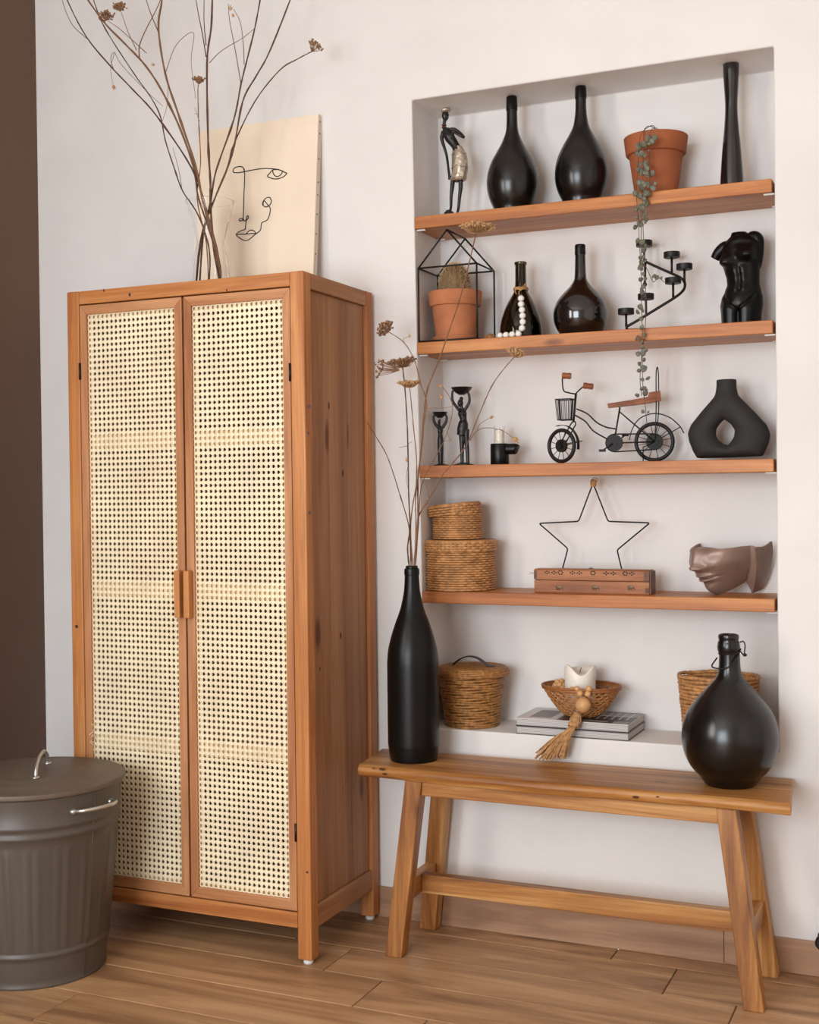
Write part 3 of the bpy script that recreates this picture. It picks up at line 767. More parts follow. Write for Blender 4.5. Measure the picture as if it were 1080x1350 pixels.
# dancer with the silver skirt
Y = .075; m = mpp(P(597, 210, Y)); c = axis_at(597, 240, Y, SH[0])
fig = thing('carved_dancer', c, 'small black carved woman figurine wearing a silver skirt and headwrap', 'figurine')
mb = MB(); q = lambda px, py, d=0: P(px, py, Y+d)
mb.ball(q(587.3, 152.5), 5.6*m, 14, 10, (.85, .95, 1.25))
mb.ball(q(589.5, 154.5, -.008), 1.6*m, 8, 6)                                # nose
mb.ball(q(588.5, 157.5, -.007), 1.5*m, 8, 6, (1.2, 1, .6))
limb(mb, [q(586.5, 158), q(585.5, 166), q(587, 172)], [2.4*m, 2.3*m, 3.2*m])
limb(mb, [q(588, 171), q(593, 181), q(600, 191), q(604, 199)], [5.6*m, 7.2*m, 5.6*m, 6.0*m], 14)
mb.ball(q(590, 179, -.009), 2.8*m, 10, 8); mb.ball(q(596.5, 176.5, -.009), 2.8*m, 10, 8)
limb(mb, [q(594, 170.5), q(600, 171), q(607, 176), q(611.5, 180.8, -.006), q(606, 178.5, -.013), q(598, 173.5, -.014)], [2.6*m, 2.5*m, 2.2*m, 2.0*m, 1.7*m, 1.9*m])
limb(mb, [q(584.5, 173), q(582.5, 182), q(585.5, 193), q(589, 205), q(591, 220, -.006), q(592.5, 232, -.010), q(592, 237, -.010)], [2.6*m, 2.6*m, 2.1*m, 1.9*m, 1.7*m, 1.9*m, 1.4*m])
limb(mb, [q(597.5, 232), q(596.5, 245), q(595, 258), q(594.5, 274), q(592.5, 279, -.012)], [3.4*m, 3.0*m, 2.3*m, 1.9*m, 1.6*m])
limb(mb, [q(607, 232), q(607.5, 246), q(606, 260), q(604.5, 275), q(603, 281, -.012)], [3.4*m, 3.0*m, 2.3*m, 1.9*m, 1.6*m])
fuse(mb, 'body', MT['carved'], fig, voxel=.0011, it=3)
mb = MB(); rows = []
for py, cx, hw in ((193, 603.5, 6.2), (197, 604.5, 7.2), (203, 605.5, 9.4), (210, 606.5, 10.6), (217, 606.8, 11.0), (225, 606.2, 10.8), (232, 605, 10.6), (238.5, 604, 10.6), (238.6, 604, 8.5), (230, 604, 8)):
    p = q(cx, py); rows.append([p+Vector((math.cos(a)*hw*m*(1+.05*math.sin(a*7+py)), math.sin(a)*hw*m*.78*(1+.05*math.sin(a*7+py)), 0)) for a in [2*PI*k/32 for k in range(32)]])
mb.quad_grid(rows); mb.build('skirt', MT['silver'], fig, smooth=True)
mb = MB()
for py, cx, hw in ((203, 605.5, 10), (221, 606.5, 11.4), (236, 604.5, 11)):
    p = q(cx, py); mb.tube([p+Vector((math.cos(a)*hw*m, math.sin(a)*hw*m*.8, .0015*math.sin(a*3))) for a in [2*PI*k/30 for k in range(30)]], .0014, 6, closed=True)
mb.build('skirt_band', MT['silver'], fig, smooth=True, kind='stuff')
mb = MB(); p = q(588, 145.5)
mb.ball(p, 6.6*m, 16, 8, (1.05, 1.05, .55)); mb.ball(p+Vector((.004, 0, .003)), 4.5*m, 12, 8, (1, 1, .6))
fuse(mb, 'headwrap', MT['silver'], fig, voxel=.0012, it=2)
mb = MB()
for pp, r in ((q(585.6, 165), 2.9*m), (q(585.6, 168), 3.1*m)):
    mb.tube([pp+Vector((math.cos(a)*r, math.sin(a)*r, 0)) for a in [2*PI*k/16 for k in range(16)]], .0012, 6, closed=True)
mb.build('necklace', simple('copper_band', rgb(120, 66, 44), .5, metal=.4), fig, smooth=True, kind='stuff')
mb = MB()
mb.lathe(Vector((c.x, Y, SH[0])), [(14*m, 0), (14*m, .003), (12*m, .006), (4*m, .008), (0, .008)], 24, sy=.8)
p = q(592, 275, -.006); mb.lathe(Vector((p.x, p.y, SH[0]+.004)), [(4*m, 0), (7*m, .008), (6.4*m, .015), (3.6*m, .018), (4.6*m, .021), (0, .020)], 18)
fuse(mb, 'base', MT['carved'], fig, voxel=.0012, it=2)

def bowl_bearer(name, label, Y, z, bowl, head, chest, waist, arms, base, legs, dress, m):
    q = lambda px, py, d=0: P(px, py, Y+d)
    c = axis_at(base[0], 600, Y, z); t = thing(name, c, label, 'figurine')
    mb = MB()
    mb.ball(q(*head[:2]), head[2]*m, 14, 10, (.85, .95, 1.2)); mb.ball(q(head[0]-head[2]*.6, head[1]+head[2]*.2, -.005), head[2]*.35*m, 8, 6)
    mb.ball(q(head[0]+head[2]*.25, head[1]-head[2]*1.25), head[2]*.65*m, 10, 8)
    limb(mb, [q(*head[:2]), q((head[0]+chest[0])/2, (head[1]+chest[1])/2-1), q(chest[0], chest[1]-2)], [head[2]*.55*m, head[2]*.5*m, head[2]*.6*m])
    limb(mb, [q(chest[0], chest[1]-2), q(chest[0], chest[1]+2), q(*waist[:2])], [chest[2]*.8*m, chest[2]*m, waist[2]*m], 14)
    for s in (-.5, .5): mb.ball(q(chest[0]+s*chest[2], chest[1]+chest[2]*.3, -chest[2]*m*.75), chest[2]*.42*m, 8, 6)
    for a in arms: limb(mb, [q(*p) for p in a], [1.5*m*a_r for a_r in ([1.5, 1.3, 1.1, 1.0] if m > 0 else [])] if len(a) == 4 else [1.7*m]*len(a))
    for a, r in legs: limb(mb, [q(*p) for p in a], [x*m for x in r], 12)
    if dress: limb(mb, [q(x, y) for x, y, r in dress], [r*m for x, y, r in dress], 18)
    fuse(mb, 'body', MT['carved'], t, voxel=.0010, it=3)
    # bowl held overhead
    rim = q(bowl[0], bowl[1]); bz = q(bowl[0], bowl[3]).z
    h = rim.z-bz; r = bowl[2]*m
    pr = [(0, 0), (r*.30, .0), (r*.62, h*.35), (r*.86, h*.7), (r, h), (r*.97, h*1.04), (r*.82, h*.75), (r*.5, h*.4), (0, h*.25)]
    edge_smooth(MB().lathe((rim.x, rim.y, bz), pr, 28, fn=lambda rr, zz, a: rr*(1+.03*math.sin(a*3+1))).build('bowl', MT['carved'], t), 40)
    br = base[1]*m
    edge_smooth(MB().lathe(c, [(br, 0), (br, .003), (br*.8, base[2]*.5), (br*.35, base[2]), (0, base[2])], 24, sy=.8, fn=lambda rr, zz, a: rr*(1+.05*math.sin(a*4))).build('base', MT['carved'], t), 40)
    return t
Y = .085; m = mpp(P(600, 570, Y))
bowl_bearer('bowl_bearer', 'small black carved woman in a straight dress lifting a bowl overhead', Y, SH[2], (580, 543.6, 10.2, 551), (579.2, 557, 2.5), (580.6, 566, 3.9), (580.6, 573, 2.8),
            [[(578, 564), (573, 557), (571.8, 550), (573.5, 546)], [(583.5, 564), (588, 556.5), (589, 550), (586.8, 546)]], (582, 11, .007),
            [], [(580.6, 572, 2.8), (580.8, 579, 4.0), (580.8, 592, 4.1), (581, 602, 3.6), (581, 612, 3.3)], m)
bowl_bearer('bowl_bearer', 'tall black carved woman in a wrapped skirt lifting a bowl overhead', Y, SH[2], (608.5, 511, 14.2, 520.5), (607.2, 531.5, 4.5), (609.8, 543.5, 6.2), (611.5, 554, 4.3),
            [[(605.5, 541), (597.5, 530), (596.3, 522), (597, 514.5)], [(612.5, 541.5), (618.5, 531), (618.8, 523), (617, 516.5)]], (611, 14, .009),
            [([(608.5, 566), (609, 584), (609.3, 596), (609.5, 612)], [4.2, 3.2, 2.7, 2.2]), ([(615, 566), (615.5, 584), (616.5, 596), (617, 612)], [4.2, 3.2, 2.7, 2.2])],
            [(611.5, 553, 4.2), (611, 558, 6.6), (610, 566, 7.4), (609, 574, 6.6)], m)

# ---- wire house
fy, by_ = .005, .133
hb = {}
hb['lb'] = V(549.5, 452, fy); hb['rb'] = V(629.5, 447, fy); hb['lt'] = V(547, 354, fy); hb['rt'] = V(628.5, 347.3, fy); hb['ap'] = V(587.5, 303, fy)
zt2 = (hb['lt'].z+hb['rt'].z)/2; x0 = max((hb['lb'].x+hb['lt'].x)/2+.001, nx0(SH[1])+.0045); x1 = (hb['rb'].x+hb['rt'].x)/2; za = hb['ap'].z; z0 = SH[1]+.0025
house = thing('wire_house', ((x0+x1)/2, (fy+by_)/2, SH[1]), 'black wire house frame standing around the potted cactus', 'terrarium frame')
xm = (x0+x1)/2; rr = .0024
for y in (fy, by_):
    for a, b in (((x0, z0), (x0, zt2)), ((x1, z0), (x1, zt2)), ((x0, zt2), (x1, zt2)), ((x0, z0), (x1, z0)), ((x0, zt2), (xm, za)), ((x1, zt2), (xm, za))):
        MB().tube([(a[0], y, a[1]), (b[0], y, b[1])], rr, 8).build('bar', MT['iron'], house, smooth=True)
for x, z in ((x0, z0), (x1, z0), (x0, zt2), (x1, zt2), (xm, za)):
    MB().tube([(x, fy, z), (x, by_, z)], rr, 8).build('bar', MT['iron'], house, smooth=True)
# cactus pot and saucer
Y = .068; ax = 600.5; m = mpp(P(ax, 410, Y)); c = axis_at(ax, 420, Y, SH[1])
sau = MB(); edge_smooth(sau.lathe(c, [(0, .0), (27*m, 0), (30.3*m, .0155), (29.6*m, .0168), (28.6*m, .0155), (26.4*m, .004), (0, .0035)], 48).build('pot_saucer', MT['terracotta2'], loc=c), 40)
tag(bpy.data.objects['pot_saucer'], 'shallow terracotta saucer under the cactus pot', 'saucer')
zb = SH[1]+.0038
hz = lambda py: P(ax, py, Y).z-zb
cp = thing('potted_cactus', Vector((c.x, c.y, zb)), 'small spiny cactus in a terracotta pot inside the wire house', 'potted plant')
pr = [(0, .0005), (24.4*m, 0), (25.4*m, .002), (30.4*m, hz(405)), (33.2*m, hz(404.5)), (33.8*m, hz(403)), (35.4*m, hz(388)), (35.5*m, hz(386.5)), (35*m, hz(385.6)), (32.6*m, hz(386)), (31.6*m, hz(392)), (0, hz(392))]
edge_smooth(MB().lathe(Vector((c.x, c.y, zb)), pr, 52).build('pot', MT['terracotta2'], cp), 30)
MB().lathe(Vector((c.x, c.y, zb+hz(391))), [(0, .0), (31.2*m, 0)], 30).build('soil', MT['soil'], cp)
cc = Vector((c.x-.001, c.y, P(ax, 384, Y).z)); rc = 20*m; hc = 36*m
mb = MB(); spn = MB(); rows = []
for i in range(25):
    tt = i/24; th = tt*PI/2*1.0
    z = math.sin(th)*hc; r0 = math.cos(th)**.75*rc*1.02
    rows.append([cc+Vector((math.cos(a)*r0*(1+.07*abs(math.sin(a*7))), math.sin(a)*r0*(1+.07*abs(math.sin(a*7))), z-.004)) for a in [2*PI*k/84 for k in range(84)]])
mb.quad_grid(rows); cb = mb.build('cactus', MT['cactus'], cp, smooth=True)
for k in range(520):
    tt = rnd.random()**.8; th = tt*PI/2; a = rnd.random()*2*PI
    r0 = math.cos(th)**.75*rc*1.05; p = cc+Vector((math.cos(a)*r0, math.sin(a)*r0, math.sin(th)*hc-.004))
    nrm = Vector((math.cos(a)*math.cos(th), math.sin(a)*math.cos(th), math.sin(th)*.8+.15)).normalized()
    d = (nrm+Vector((rnd.uniform(-.6, .6), rnd.uniform(-.6, .6), rnd.uniform(-.4, .5)))).normalized()
    spn.tube([p, p+d*rnd.uniform(.006, .013)], [.0007, .0002], 3, cap=False)
spn.build('spines', MT['spine'], cb, kind='stuff')
# dried pod
p = axis_at(645.7, 441, .045, SH[1]); mb = MB(); m = mpp(p)
for k in range(22):
    a = rnd.random()*2*PI; r = rnd.random()**.6*8*m
    mb.ball(p+Vector((math.cos(a)*r, math.sin(a)*r*.7, .004+rnd.random()*6*m*(1-r/(11*m)))), rnd.uniform(2.2, 3.2)*m, 8, 6)
o = fuse(mb, 'dried_pod', MT['pod'], loc=p, voxel=.0012, it=1); tag(o, 'small knobbly brown dried pod between wire house and green bottle', 'seed pod')

# ---- olive glass bottle with twine and beads
Y = .085; ax = 687.0
c = axis_at(ax, 400, Y, SH[1]); t = thing('olive_bottle', c, 'dark olive glass bottle with a twine bow around its neck', 'bottle')
pr = px_profile(ax, Y, SH[1], [(349.5, 7.2), (362, 7.2), (374, 7.4), (380, 8.1), (385, 9.4), (392.5, 13.5), (402, 18.8), (412, 23), (421.4, 26), (431, 27.8), (440.7, 28.2)])[::-1]
pr = [(pr[0][0]*.9, 0), (pr[0][0]*.98, .003)]+pr; sp = smooth_profile(pr, 4)
inner = [(max(.001, r-.0022), max(h, .006)) for r, h in sp][::-1]
edge_smooth(MB().lathe(c, sp+inner+[(0, .006)], 44).build('body', MT['green_glass'], t), 50)
zl = P(ax, 347, Y).z-SH[1]; m = mpp(c)
edge_smooth(MB().lathe(c, [(5.2*m, zl-.005), (7.6*m, zl-.0045), (8.2*m, zl-.002), (8.2*m, zl+.002), (7.4*m, zl+.003), (5.4*m, zl+.003), (5.2*m, zl-.005)], 32).build('lip', MT['green_glass'], t), 40)
zt3 = P(ax, 381, Y).z
tw = MB()
for k in range(3): tw.tube([(c.x+math.cos(a)*(8.7*m+.0012), c.y+math.sin(a)*(8.7*m+.0012), zt3-.003+k*.0026) for a in [2*PI*i/24 for i in range(24)]], .0014, 6, closed=True)
kn = V(686.5, 382, Y-.019)
tw.ball(kn, .003, 10, 6)
tw.tube(spline([kn, V(681, 379, Y-.019), V(679.5, 384, Y-.02), V(682, 389.5, Y-.022)], 4), [.0022, .001], 6)
tw.tube(spline([kn, V(690, 377.5, Y-.019), V(693, 374, Y-.02), V(692, 379, Y-.02), kn], 4), .0013, 6)
tw.tube(spline([kn, V(684, 386, Y-.021), V(686, 390, Y-.024)], 4), .0012, 6)
tw.build('twine_bow', MT['twine'], t, smooth=True)
bd = [(687, 393.5, -.030), (687.2, 401, -.040), (688.3, 408.6, -.047), (689, 416.2, -.053), (689.3, 424.3, -.057), (688.4, 432.6, -.060), (683.8, 440.4, -.062), (675.4, 443, -.060), (667.4, 443.4, -.056), (659.6, 443.8, -.052)]
pts = [P(x, y, Y+d) for x, y, d in bd]
rb = 4.25*mpp(pts[0])
for p in pts: p.z = max(p.z, SH[1]+rb)
t = thing('bead_string', Vector((pts[-1].x, pts[-1].y, SH[1])), 'string of white beads hanging down the olive glass bottle', 'bead string')
b0 = MB().ball((0, 0, 0), rb, 16, 10).build('bead', MT['white_bead'], t, loc=(0, 0, 0), smooth=True)
for i, p in enumerate(pts):
    o = b0 if i == 0 else b0.copy()
    if i: col.objects.link(o); o.parent = t
    o.location = p-wl(t)
MB().tube([pts[0]+Vector((0, .006, .012))]+pts, .0006, 5).build('cord', MT['twine'], t)

# ---- candle branch
can = thing('candle_branch', axis_at(874, 430, .09, SH[1]), 'black metal zigzag candle holder with six small round cups', 'candle holder')
y0, y1, y2 = .035, .055, .135
path = [V(826.5, 430.5, .03), V(840, 423, .033), V(862, 409.5, .04), V(888, 393.5, .052), V(898, 386, .062), V(902.5, 380, .075), V(903, 373, .092), V(899, 367.5, .108), V(891.5, 363.2, .118), V(872, 354.5, .125), V(851, 345, .130)]
MB().tube(spline(path, 6), .0034, 10).build('arm', MT['iron'], can, smooth=True)
MB().tube([V(850.8, 345, .130), V(850.3, 374, .130)], .0034, 10).build('arm_end', MT['iron'], can, smooth=True)
MB().ball(V(850.3, 375, .130), .0058, 12, 8).build('ball_finial', MT['iron'], can, smooth=True)
def post(x, yt, yb, Y):
    a = V(x, yt, Y); b = V(x, yb, Y); b.x = a.x
    MB().tube([b, a], .0030, 10).build('post', MT['iron'], can, smooth=True)
    m = mpp(a); r = 10.6*m; h = 7.5*m
    cup = [(0, 0), (r*.97, 0), (r, .001), (r, h), (r-.002, h), (r-.0022, .004), (0, .004)]
    edge_smooth(MB().lathe(a, cup, 32).build('candle_cup', MT['iron'], can), 40)
for a in ((825.6, 414.5, 431, .030), (851.8, 395, 414.5, .038), (887.6, 374, 393, .053), (902.5, 355.5, 374, .090), (885.8, 340, 361, .120), (849.4, 325, 345, .130)): post(*a)
fp = V(826.5, 431, .03); zz = SH[1]+.0022
loop = [Vector((fp.x, .03, zz)), Vector((fp.x+.035, .028, zz)), Vector((fp.x+.09, .05, zz)), Vector((fp.x+.125, .085, zz)), Vector((fp.x+.115, .125, zz)), Vector((fp.x+.07, .14, zz)), Vector((fp.x+.02, .12, zz)), Vector((fp.x, .08, zz))]
MB().tube(spline(loop, 6, True), .0022, 8, closed=True).build('base_ring', MT['iron'], can, smooth=True)
MB().tube([Vector((fp.x, .03, zz)), fp+Vector((0, 0, .006))], .0034, 8).build('foot', MT['iron'], can, smooth=True)

# ---- torso
Y = .088; c = axis_at(978, 380, Y, SH[1]); m = mpp(P(978, 370, Y))
q = lambda px, py, d=0: P(px, py, Y+d)
secs = [(427, 977.5, 25.5, 19), (415, 977.8, 26.5, 20), (403, 978, 27.8, 20.5), (393, 978.8, 26.8, 19.5), (384, 979.8, 23.6, 17), (375, 980.4, 21.2, 15), (367, 980, 21.4, 15), (358, 978.8, 22.8, 15.5), (349, 977.3, 24, 16), (340, 976.5, 25, 16.5), (331, 977, 26, 16), (323, 978.5, 25, 14.5), (316, 979, 20.5, 12), (311, 976.5, 13, 9.5), (306.5, 974.5, 9.5, 7.5)]
front = math.radians(-96)
def sec_at(py):
    for s0, s1 in zip(secs[:-1], secs[1:]):
        if s1[0] <= py <= s0[0]:
            t_ = (s0[0]-py)/(s0[0]-s1[0]); t_ = t_*t_*(3-2*t_)*.5+t_*.5; return [a_+(b_-a_)*t_ for a_, b_ in zip(s0, s1)]
    return secs[-1]
def ga(x, s): return math.exp(-(x/s)**2)
def sculpt(u, py):
    d = 0
    for u0, p0 in ((.50, 339.5), (-.55, 347.5)):
        dv = py-p0; sv = 10.5 if dv < 0 else 5.6
        d += .0205*math.exp(-(abs((u-u0)/.40)**2.4)-(abs(dv/sv)**2.2))
        d += .0012*ga(u-u0*1.06, .07)*ga(dv-1, 1.6)
    line = 1 if 352 < py < 386 else 0
    fade = min(1, max(0, (py-350)/5), 1)*min(1, max(0, (388-py)/5))
    d -= .0026*ga(u, .10)*fade
    d += .0030*(ga(u-.24, .20)+ga(u+.24, .20))*fade
    d -= .0014*ga(py-372.5, 1.4)*ga(u, .50)+.0012*ga(py-363.5, 1.3)*ga(u, .45)
    d -= .0028*ga(u, .09)*ga(py-383.5, 2.4)                                  # navel
    d += .0045*ga(u, .42)*ga(py-396, 9)                                      # belly
    g = 411-19*abs(u)/.85                                                    # groin lines
    d -= .0042*ga(py-g, 2.3)*(1 if abs(u) < 1.0 else 0)*min(1, (1.05-abs(u))*3 if abs(u) < 1.05 else 0)
    low = min(1, max(0, (py-406)/8))
    d -= .012*ga(u, .13)*low
    d += .0055*(ga(u-.55, .38)+ga(u+.55, .38))*min(1, max(0, (py-398)/10))     # thighs
    d -= .0022*ga(py-322, 3)*ga(u, .25)                                      # hollow of the throat
    d += .0020*(ga(u-.55, .4)+ga(u+.55, .4))*ga(py-318.5, 2.2)               # collar bones
    return d
rows = []; KT = 120; NR = 130
for i in range(NR+1):
    py = 427-(427-306.5)*i/NR; s_ = sec_at(py); p0 = q(s_[1], py)
    if i == 0: p0.z = SH[1]-.002
    row = []
    for k in range(KT):
        a_ = 2*PI*k/KT; u = (a_-front+PI) % (2*PI)-PI
        d = sculpt(u, py); rx_, ry_ = s_[2]*m, s_[3]*m
        row.append(p0+Vector((math.cos(a_)*(rx_+d), math.sin(a_)*(ry_+d), 0)))
    rows.append(row)
tor = MB()
b = tor.quad_grid(rows); tor.f.append(tuple(b+k for k in reversed(range(KT)))); tor.f.append(tuple(b+NR*KT+k for k in range(KT)))
limb(tor, [q(985, 322), q(993, 314, .001), q(998.5, 316, .001), q(999.8, 326, .001), q(999.5, 340, .003), q(998, 352, .005), q(995, 364, .006)], [8*m, 9.5*m, 8.6*m, 7.6*m, 6.8*m, 5.6*m, 3*m], 20)     # raised stump
limb(tor, [q(966, 326), q(956, 326, .002), q(947.5, 333.5, .004), q(942.6, 341.5, .006)], [8.5*m, 8.0*m, 7.3*m, 6.2*m], 20)
o = fuse(tor, 'torso_sculpture', MT['satin_black'], loc=c, voxel=.0011, it=5)
me = o.data
zmin = 0
for v in me.vertices:
    if v.co.z < 0.0005: v.co.z = 0.0
tag(o, 'black sculpture of a female torso without head or arms', 'sculpture')

# ---- pipe-shaped candle holder
Y = .085; ax = 659; c = axis_at(ax, 600, Y, SH[2]); m = mpp(c)
ph = thing('pipe_candle_holder', c, 'matte black cylinder candle holder with elbow handle and glass sleeve', 'candle holder')
hz = P(ax, 585, Y).z-SH[2]
edge_smooth(MB().lathe(c, [(12.0*m, 0), (12.3*m, .001), (12.3*m, hz-.001), (12*m, hz), (8.2*m, hz), (8*m, hz-.012), (0, hz-.012)], 44).build('body', MT['satin_black'], ph), 40)
e0 = c+Vector((11*m, -.002, hz-7.3*m))
mb = MB().tube([e0, e0+Vector((11.0*m, -.0, 0)), e0+Vector((13.2*m, 0, 0)), e0+Vector((14.0*m, 0, -.001))], [7.2*m, 7.2*m, 6.6*m, 5.6*m], 24)
edge_smooth(mb.build('elbow_handle', MT['satin_black'], ph), 50)
gz = hz-.0115; gt = P(ax-2.5, 562, Y).z-SH[2]
g = MB().lathe(c+Vector((-2.2*m*0, 0, 0)), [(7.2*m, gz), (7.2*m, gt), (6.6*m, gt), (6.6*m, gz), (7.2*m, gz)], 32, False, False)
edge_smooth(g.build('glass_sleeve', MT['thin_glass'], ph), 40)
edge_smooth(MB().lathe(c, [(6.0*m, gz+.0003), (6.2*m, gz+.002), (6.2*m, gt-.010), (5.2*m, gt-.008), (0, gt-.011)], 28).build('candle', MT['candle_wax'], ph), 40)
MB().tube([c+Vector((0, 0, gt-.012)), c+Vector((.001, 0, gt-.004))], .0006, 5).build('wick', MT['black_ink'], ph)

# ---- ring-shaped vase
Y = .085; c = axis_at(961, 575, Y, SH[2]); m = mpp(P(961, 560, Y))
out_px = [(945.5, 517.5), (940.5, 525), (926.3, 541.3), (911.3, 560), (906.9, 571.3), (908.8, 582.5), (913.8, 595), (919.4, 604.5), (940, 604), (962, 603.2), (985, 602.3), (1006.3, 601.5), (1013.8, 585), (1016.3, 572.5), (1011.3, 560), (995, 542.5), (976.5, 524), (971, 517), (958, 514)]
hole_px = [(955, 553), (949, 559), (944.5, 566), (944.3, 574), (948, 581), (954, 585), (960, 587), (964.5, 582), (968, 575), (968.8, 567), (964, 559.5)]
hc = (957, 570)
def star_radius(poly, ang):
    best = 0; d = (math.cos(ang), math.sin(ang)); n = len(poly)
    for i in range(n):
        ax_, ay_ = poly[i][0]-hc[0], poly[i][1]-hc[1]; bx_, by2 = poly[(i+1) % n][0]-hc[0], poly[(i+1) % n][1]-hc[1]
        ex, ey = bx_-ax_, by2-ay_; den = d[0]*ey-d[1]*ex
        if abs(den) < 1e-9: continue
        t_ = (ax_*ey-ay_*ex)/den; u_ = (ax_*d[1]-ay_*d[0])/den
        if t_ > 0 and -1e-6 <= u_ <= 1+1e-6: best = max(best, t_)
    return best
rows = []; mb = MB(); K = 96
ro_ = [star_radius(out_px, 2*PI*k/K) for k in range(K)]; rh_ = [star_radius(hole_px, 2*PI*k/K) for k in range(K)]
for k in range(K):
    a = 2*PI*k/K; ro, rh = ro_[k], rh_[k]; row = []
    for j in range(20):
        b = 2*PI*j/20; s = .5-.5*math.cos(b); r = rh+(ro-rh)*s
        dep = math.sin(b)*(.030+.002*math.sin(a))
        p = P(hc[0]+math.cos(a)*r, hc[1]+math.sin(a)*r, Y); p.y += dep*1.0
        row.append(p)
    rows.append(row)
rows.append(rows[0]); mb.quad_grid(rows)
nx = P(958, 515, Y)
z_sh, z_nt = P(958, 530, Y).z, P(958, 500.6, Y).z
mb.lathe((nx.x, Y, 0), [(15*m, z_sh-.012), (16.5*m, P(958, 525, Y).z), (14.4*m, P(958, 518.5, Y).z), (13.2*m, P(958, 512, Y).z), (12.9*m, P(958, 507, Y).z), (13.0*m, z_nt)], 32)
o = fuse(mb, 'ring_vase', MT['grey_vase'], loc=c, voxel=.0022, it=5)
for v in o.data.vertices:
    if v.co.z < .001: v.co.z = 0
tag(o, 'matte charcoal vase with an almond-shaped hole through its middle', 'vase')

# ================================================================== MODEL BICYCLE
ang = math.radians(14)
bo = P(800, 560, .085); bn_ = Vector((math.sin(ang), -math.cos(ang), 0))       # the bicycle's own plane, turned a little
bo = Vector((bo.x, .082, SH[2]))
def B(px, py, side=0.0): return PL(px, py, bo, bn_)+bn_*side                   # side > 0: towards the room
bk = thing('model_bicycle', bo, 'black wire model bicycle with wooden saddle, grips and front basket', 'model bicycle')
hx = Vector((math.cos(ang), math.sin(ang), 0))                                 # along the bicycle, towards its rear
m = mpp(bo)
def wheel(cpx, cpy, rpx, turn, hubpx, name='wheel'):
    c = B(cpx, cpy); ax = Matrix.Rotation(turn, 3, 'Z') @ bn_; ux = Matrix.Rotation(turn, 3, 'Z') @ hx; uz = Vector((0, 0, 1))
    r = rpx*m; c.z = SH[2]+r+.0005
    rt = 2.6*m; R = r-rt
    w = MB().tube([c+ux*math.cos(a)*R+uz*math.sin(a)*R for a in [2*PI*k/40 for k in range(40)]], rt, 10, closed=True).build(name, MT['iron'], bk, loc=c, smooth=True)
    for k in range(12):
        a = 2*PI*k/12+.2
        MB().tube([c+(ux*math.cos(a)+uz*math.sin(a))*hubpx*m*.8, c+(ux*math.cos(a)+uz*math.sin(a))*R], .0009, 5).build('spoke', MT['iron'], w)
    h = MB().tube([c-ax*.004, c+ax*.004], hubpx*m, 20); h.tube([c-ax*.009, c+ax*.009], hubpx*.45*m, 14)
    edge_smooth(h.build('hub', MT['iron'], w), 40)
    return c, ux, ax
rc_, rux, rax = wheel(863, 580, 26.3, 0, 11.0)
fc_, fux, fax = wheel(740.5, 587, 23.2, math.radians(-34), 8.6)
def bt(name, pts, r=.0019, sub=6, n=8, mat='iron', par=None):
    return MB().tube(spline(pts, sub) if len(pts) > 2 else pts, r, n).build(name, MT[mat], par or bk, smooth=True)
bt('top_tube', [B(760, 539), B(774.3, 545.4), B(786.8, 556.8), B(799, 563), B(811.5, 565.5)])
bt('down_tube', [B(758.5, 547.4), B(772, 555.7), B(782.6, 568.2), B(800.2, 578.5), B(810, 584)])
bt('head_tube', [B(759.5, 519), B(756.3, 556)], .0030)
bt('seat_post', [B(817.5, 537), B(809.8, 583)], .0022)
for s in (-.010, .010):
    bt('seat_stay', [B(816.7, 542.6), B(852, 572.7, s), rc_+bn_*s], .0016, 1)
    bt('chain_stay', [B(810.5, 584, s*.5), rc_+bn_*s], .0016, 1)
    f0 = B(756, 556); bt('fork_blade', [f0, f0+fax*s*1.0+Vector((0, 0, -.006)), fc_+fax*s], .0017, 2)
    bt('fork_strut', [fc_+fax*s+Vector((0, 0, .0)), B(766.5, 581)+fax*s*.6], .0010, 1)
ring = B(810.7, 584.1, .008)
mb = MB(); prf = []
for k in range(48): r = 11.4*m*(1.0 if k % 2 else .90); prf.append(ring+hx*math.cos(2*PI*k/48)*r+Vector((0, 0, math.sin(2*PI*k/48)*r)))
mb.prism(prf, bn_*-.003); mb.tube([ring-bn_*.006, ring+bn_*.003], 3.2*m, 14)
mb.build('chainring', MT['iron'], bk)
chain = []
cr = rc_+bn_*.008
for k in range(9): a = PI/2+PI*k/8; chain.append(ring+hx*math.cos(a)*11.6*m+Vector((0, 0, math.sin(a)*11.6*m)))
for k in range(9): a = -PI/2+PI*k/8; chain.append(cr+hx*math.cos(a)*10.2*m+Vector((0, 0, math.sin(a)*10.2*m)))
MB().tube(chain, .0017, 6, closed=True).build('chain', MT['iron'], bk, smooth=True)
for (a, b, s) in (((808, 585), (794.5, 594.3), .012), ((813, 583), (824.5, 573), -.012)):
    pa, pb = B(*a, s), B(*b, s); bt('crank_arm', [pa, pb], .0018)
    d = bn_*(.010 if s > 0 else -.010)
    pd = MB(); mid = pb+d*.6; u = hx*.0085; w_ = bn_*.006; tz = Vector((0, 0, .0030))
    pd.hexa([mid-u-w_-tz, mid+u-w_-tz, mid+u+w_-tz, mid-u+w_-tz, mid-u-w_+tz, mid+u-w_+tz, mid+u+w_+tz, mid-u+w_+tz]); pd.build('pedal', MT['iron'], bk, bevel=.0008)
